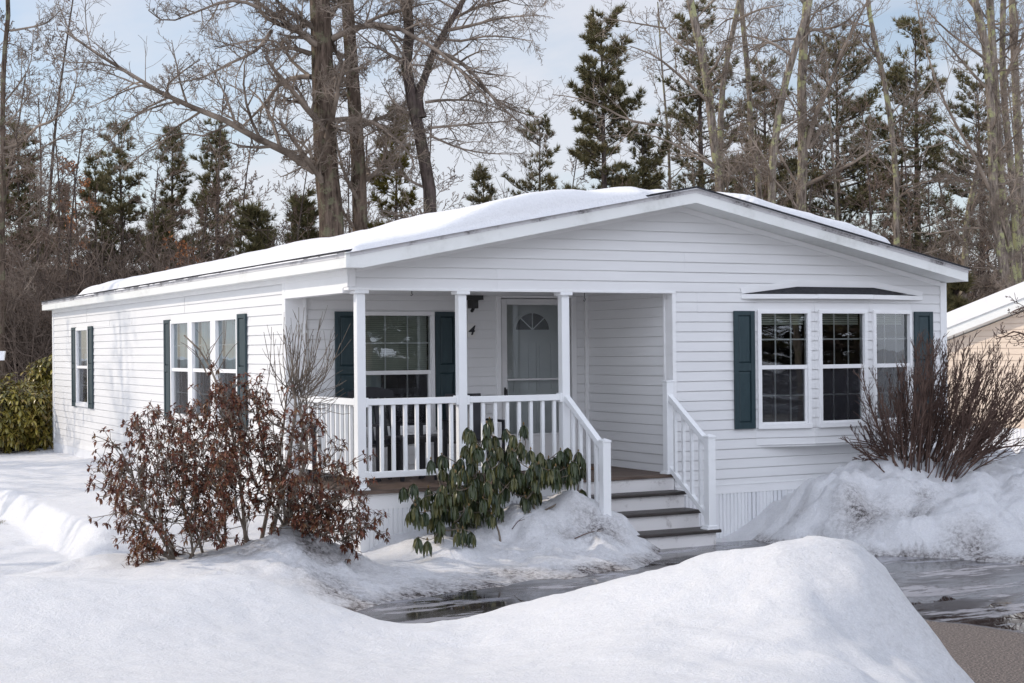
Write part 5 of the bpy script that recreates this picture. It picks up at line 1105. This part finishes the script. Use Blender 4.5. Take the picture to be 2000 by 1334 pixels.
mb = MB(); ribs(mb, fr, ul, 2*ur-ul, -.1, zg, .16, .02); mb.build('skirting', M['skirt'], nb)
mb = MB(); bk = -nn*9
for s in (1, -1):
    e0 = (ul-.25, top(ul)-.25*sl) ; a, b = (e0, (ur, zr)) if s == 1 else ((ur, zr), (2*ur-ul+.25, e0[1])); o_ = .22; h0, h1 = .02, .46
    lo = [fr.p(a[0], a[1]+h0, o_), fr.p(b[0], b[1]+h0, o_), fr.p(b[0], b[1]+h1, o_), fr.p(a[0], a[1]+h1, o_)]; mb.prism(lo, tuple(bk-nn*o_))
mb.build('roof', M['trim_dirty'], nb)
mb = MB()
for s in (1, -1):
    e0 = (ul-.25, top(ul)-.25*sl); a, b = (e0, (ur, zr)) if s == 1 else ((ur, zr), (2*ur-ul+.25, e0[1]))
    lo = [fr.p(a[0], a[1]+.19, o_+.03), fr.p(b[0], b[1]+.19, o_+.03), fr.p(b[0], b[1]+.48, o_+.03), fr.p(a[0], a[1]+.48, o_+.03)]; mb.prism(lo, tuple(-nn*.029))
mb.build('rake_board', M['trim'], nb)
mb = MB(); q = 2*ur-ul; w2 = bk
for u in (ul, q): mb.quad(fr.p(u, -.1), tuple(np.array(fr.p(u, -.1))+w2), tuple(np.array(fr.p(u, top(u)))+w2), fr.p(u, top(u)))
mb.poly([tuple(np.array(fr.p(*c))+w2) for c in ((ul, -.1), (q, -.1), (q, top(q)), (ur, zr), (ul, top(ul)))]); mb.build('side_wall', M['siding_tan'], nb)
# bare branch of a small tree reaching in before it
tr = empty('small_bare_tree', tuple(gnd(2080, 21.)), 'small bare tree at the yard edge reaching a crooked dark branch before the tan house', 'tree'); tt = TB(); tb = TB(); g = gnd(2080, 21.)
p, rad, L = trunk_tube(tt, [g, at(2075, 800, 21), at(2085, 600, 21), at(2070, 420, 21)], .06, .02, k=7); tt.build('trunk', M['bark_dark'], tr); gr = Grow(tb, random.Random(5), counts=(8, 4, 2), rmin=.004, up=.16)
for line in ([(2080, 680), (2040, 665), (2000, 655), (1985, 645), (1968, 655), (1945, 662)], [(2085, 620), (2040, 600), (2000, 600), (1975, 610)], [(2078, 800), (2040, 795), (2000, 770), (1985, 740)]):
    p, L = resample([at(px, py, 20.6) for px, py in line], 9); rd = [.022*(1-.7*i/8) for i in range(9)]; tb.add(p, rd, 5); gr.kids(p, rd, L, 0, .2)
tb.build('crown', M['bushtwig'], tr)
# small pale board hanging in the yard
p = at(3, 695, 27.); bd = empty('bird_feeder', tuple(gnd(-6, 27.)), 'small pale feeder tilted on a thin pole beyond the laurel bush', 'bird feeder'); mb = MB(); a = V3(p); ax = Vector((AX_R[0], AX_R[1], .0)).normalized(); up = (Vector((0, 0, 1))+ax*.16).normalized(); nrm = ax.cross(up)
mb.hexa([a+ax*s*.055+nrm*q*.03+up*(h-.08) for h in (0, .165) for s, q in ((-1, -1), (1, -1), (1, 1), (-1, 1))]); mb.build('feeder_box', M['trim'], bd)
mb = MB(); g = gnd(-6, 27.); mb.tube([(g[0], g[1], 0), (g[0], g[1], p[2]-.06)], .012, 6); mb.build('pole', M['iron'], bd)

# ------------------------------------------------------------------ across the road and up the side: what the windows mirror and what shades the wall
for lab, x, y, s, k in (('dark pine across the road, the nearest to the drive', 9, -34, 1.15, 0), ('dark pine across the road beside the nearest one', 1, -38, 1.3, 1), ('dark pine across the road, farther along', 16, -30, 1.2, 0), ('dark pine across the road at the bend', 23, -33, 1.3, 1), ('dark pine across the road by the near corner', -7, -36, 1.1, 0), ('dark pine across the road beyond the bend', 30, -26, 1.25, 1)):
    if k == 0 and 'pa' not in globals(): pa = pine_tree(lab, x, y, *pine_meshes(91, 13, 3.4, .06, 1.0, tip=1.)); pa.scale = (s, s, s)
    elif k == 1 and 'pb' not in globals(): pb = pine_tree(lab, x, y, *pine_meshes(92, 14, 3.8, .06, 1.0, tip=1.)); pb.scale = (s, s, s)
    else: pine_tree(lab, x, y, None, None, None, sc=s, rz=x, share=(pa, pb)[k])
for lab, x, y, s in (('bare maple standing up the side yard, casting soft stripes on the side wall', -13.5, 21.5, 1.), ('bare maple at the side yard edge, nearer the road', -10.5, 16.5, .9), ('bare maple deep in the side yard', -17, 29, 1.1), ('bare maple in the side yard toward the road', -13, 9.5, .85), ('slim maple close to the side wall', -6.6, 13.2, .75), ('crooked maple off the far house corner', -5.6, 18.4, .75), ('young maple by the snow bank up the yard', -8.2, 9.9, .7), ('leaning young maple up the side yard', -7.3, 16.4, .78), ('young maple far up the side yard', -9.4, 22.5, .78), ('straight young maple half way up the side yard', -6.3, 15.4, .74), ('forked young maple near the side wall', -6.9, 11.2, .72), ('thin maple off the far house corner', -7.9, 19.3, .76)):
    root = empty('bare_tree', (x, y, gz(x, y)), lab, 'tree'); root.rotation_euler = (0, 0, x); root.scale = (s*1.3, s*1.3, s)
    for me, n2 in zip(made[3 if s < .8 else 2], ('trunk', 'crown')): c = bpy.data.objects.new(n2, me); C.objects.link(c); c.parent = root
for i, (lab, x, y) in enumerate((('added round dark evergreen bush across the road, opposite the steps', 3, -30), ('added round dark evergreen bush across the road, opposite the bow window', 12, -27), ('added wide dark evergreen bush across the road toward the bend', 19, -26), ('added dark evergreen bush across the road at the bend', 26, -24), ('added dark evergreen bush across the road, opposite the near bank', -4, -31), ('added dark evergreen bush across the road past the bend', 33, -20), ('added low dark evergreen bush across the road between its neighbours', 7.5, -29), ('added low dark evergreen bush across the road beside the wide one', 15.5, -27))):
    o = pine_tree(lab, x, y, None, None, None, rz=x, share=(pa, pb)[i % 2], name='added_evergreen'); o.scale = (.9, .9, .36)  # squashed pines added out of view to darken what the windows mirror
for i, (x, y) in enumerate(((5, -23), (10.5, -21), (14.5, -23), (19, -19), (0, -25), (24, -20))):
    root = empty('bare_tree', (x, y, gz(x, y)), 'bare tree among the dark evergreens across the road', 'tree', 'bare trees across the road'); root.rotation_euler = (0, 0, x)
    for me, n2 in zip(made[(0, 2, 3)[i % 3]], ('trunk', 'crown')): c = bpy.data.objects.new(n2, me); C.objects.link(c); c.parent = root
nh = empty('neighbour_house', (-19, 14, 0), 'pale blue-grey house with a snowy roof up the side yard', 'house')
mb = MB(); mb.box(-24, -15, 9, 24, 0, 2.6); mb.poly([(-24, 9, 2.6), (-15, 9, 2.6), (-19.5, 9, 3.9)]); mb.poly([(-15, 24, 2.6), (-24, 24, 2.6), (-19.5, 24, 3.9)]); mb.build('wall', simple('blue_siding', (.25, .33, .38), (.29, .37, .42), 2), nh)
mb = MB(); mb.quad((-24.4, 8.6, 2.5), (-19.5, 8.6, 4.0), (-19.5, 24.4, 4.0), (-24.4, 24.4, 2.5)); mb.quad((-19.5, 8.6, 4.0), (-14.6, 8.6, 2.5), (-14.6, 24.4, 2.5), (-19.5, 24.4, 4.0)); mb.build('roof', M['roofsnow'], nh)

# ------------------------------------------------------------------ sky, sun, camera
SUN_EL, SUN_B = R(35), R(38)
ts = Vector((-math.cos(SUN_EL)*math.cos(SUN_B), math.cos(SUN_EL)*math.sin(SUN_B), math.sin(SUN_EL)))
sl_ = bpy.data.lights.new('sun', 'SUN'); sl_.energy = 2.25; sl_.angle = R(.53); sl_.color = (1., .89, .76); so_ = bpy.data.objects.new('sun', sl_); C.objects.link(so_); so_.rotation_euler = ts.to_track_quat('Z', 'Y').to_euler(); so_.location = ts*60
w = bpy.data.worlds.new('World'); bpy.context.scene.world = w; w.use_nodes = True; nt = w.node_tree; bg = nt.nodes['Background']
sky = nd(nt, 'ShaderNodeTexSky', sky_type='NISHITA'); sky.sun_disc = False; sky.sun_elevation = SUN_EL; sky.sun_rotation = math.atan2(ts.x, ts.y); sky.air_density = 1.; sky.dust_density = .6; sky.ozone_density = 1.
tc = nd(nt, 'ShaderNodeTexCoord'); sep = nd(nt, 'ShaderNodeSeparateXYZ'); nt.links.new(tc.outputs['Generated'], sep.inputs[0])
den = mul(nt, mul(nt, sep.outputs['Z'], 0., 'MAXIMUM'), .16, 'ADD'); cb = nd(nt, 'ShaderNodeCombineXYZ')
nt.links.new(mul(nt, sep.outputs['X'], den, 'DIVIDE'), cb.inputs[0]); nt.links.new(mul(nt, sep.outputs['Y'], den, 'DIVIDE'), cb.inputs[1])
mp = nd(nt, 'ShaderNodeMapping'); mp.inputs['Scale'].default_value = (1., .62, 1.); mp.inputs['Rotation'].default_value = (0, 0, .5); mp.inputs['Location'].default_value = (3.1, 1.7, 0); nt.links.new(cb.outputs[0], mp.inputs['Vector'])
cl = ramp(nt, noise(nt, mp.outputs['Vector'], 1.0, 7, .58), [(.32, 0.), (.56, 1.)])
lowhaze = ramp(nt, sep.outputs['Z'], [(.0, .62), (.30, .12)])
fill_veil = mul(nt, ramp(nt, mul(nt, sep.outputs['Y'], -1.), [(.0, 0.), (.5, .92)]), ramp(nt, sep.outputs['Z'], [(.55, 1.), (.95, .45)]))  # bright cloud added behind the camera to fill the shaded front wall
amount = mul(nt, mul(nt, mul(nt, cl, .85), lowhaze, 'MAXIMUM'), fill_veil, 'MAXIMUM')
cloud_and_fill = mix(nt, ramp(nt, mul(nt, sep.outputs['Y'], -1.), [(.0, 0.), (.5, 1.)]), (5.3, 5.4, 5.85), (12.2, 12.9, 14.9))  # cloud colour, raised well above the visible sky in the added fill behind the camera
nt.links.new(mix(nt, amount, sky.outputs[0], cloud_and_fill), bg.inputs['Color']); bg.inputs['Strength'].default_value = .125
cam = bpy.data.cameras.new('camera'); co = bpy.data.objects.new('camera', cam); C.objects.link(co)
cam.sensor_width = 36; cam.lens = FOC/2000*36; cam.clip_start = .05; cam.clip_end = 3000
m = Matrix.Identity(4)
for i, a in enumerate((AX_R, AX_U, -AX_F)):
    for j in range(3): m[j][i] = a[j]
for j in range(3): m[j][3] = CAM[j]
co.matrix_world = m
sc = bpy.context.scene; sc.camera = co
sc.view_settings.view_transform = 'Standard'; sc.view_settings.look = 'None'; sc.view_settings.exposure = 0.27; sc.view_settings.gamma = 1
sc.render.engine = 'CYCLES'; sc.cycles.max_bounces = 8; sc.cycles.transparent_max_bounces = 12; sc.cycles.use_denoising = True
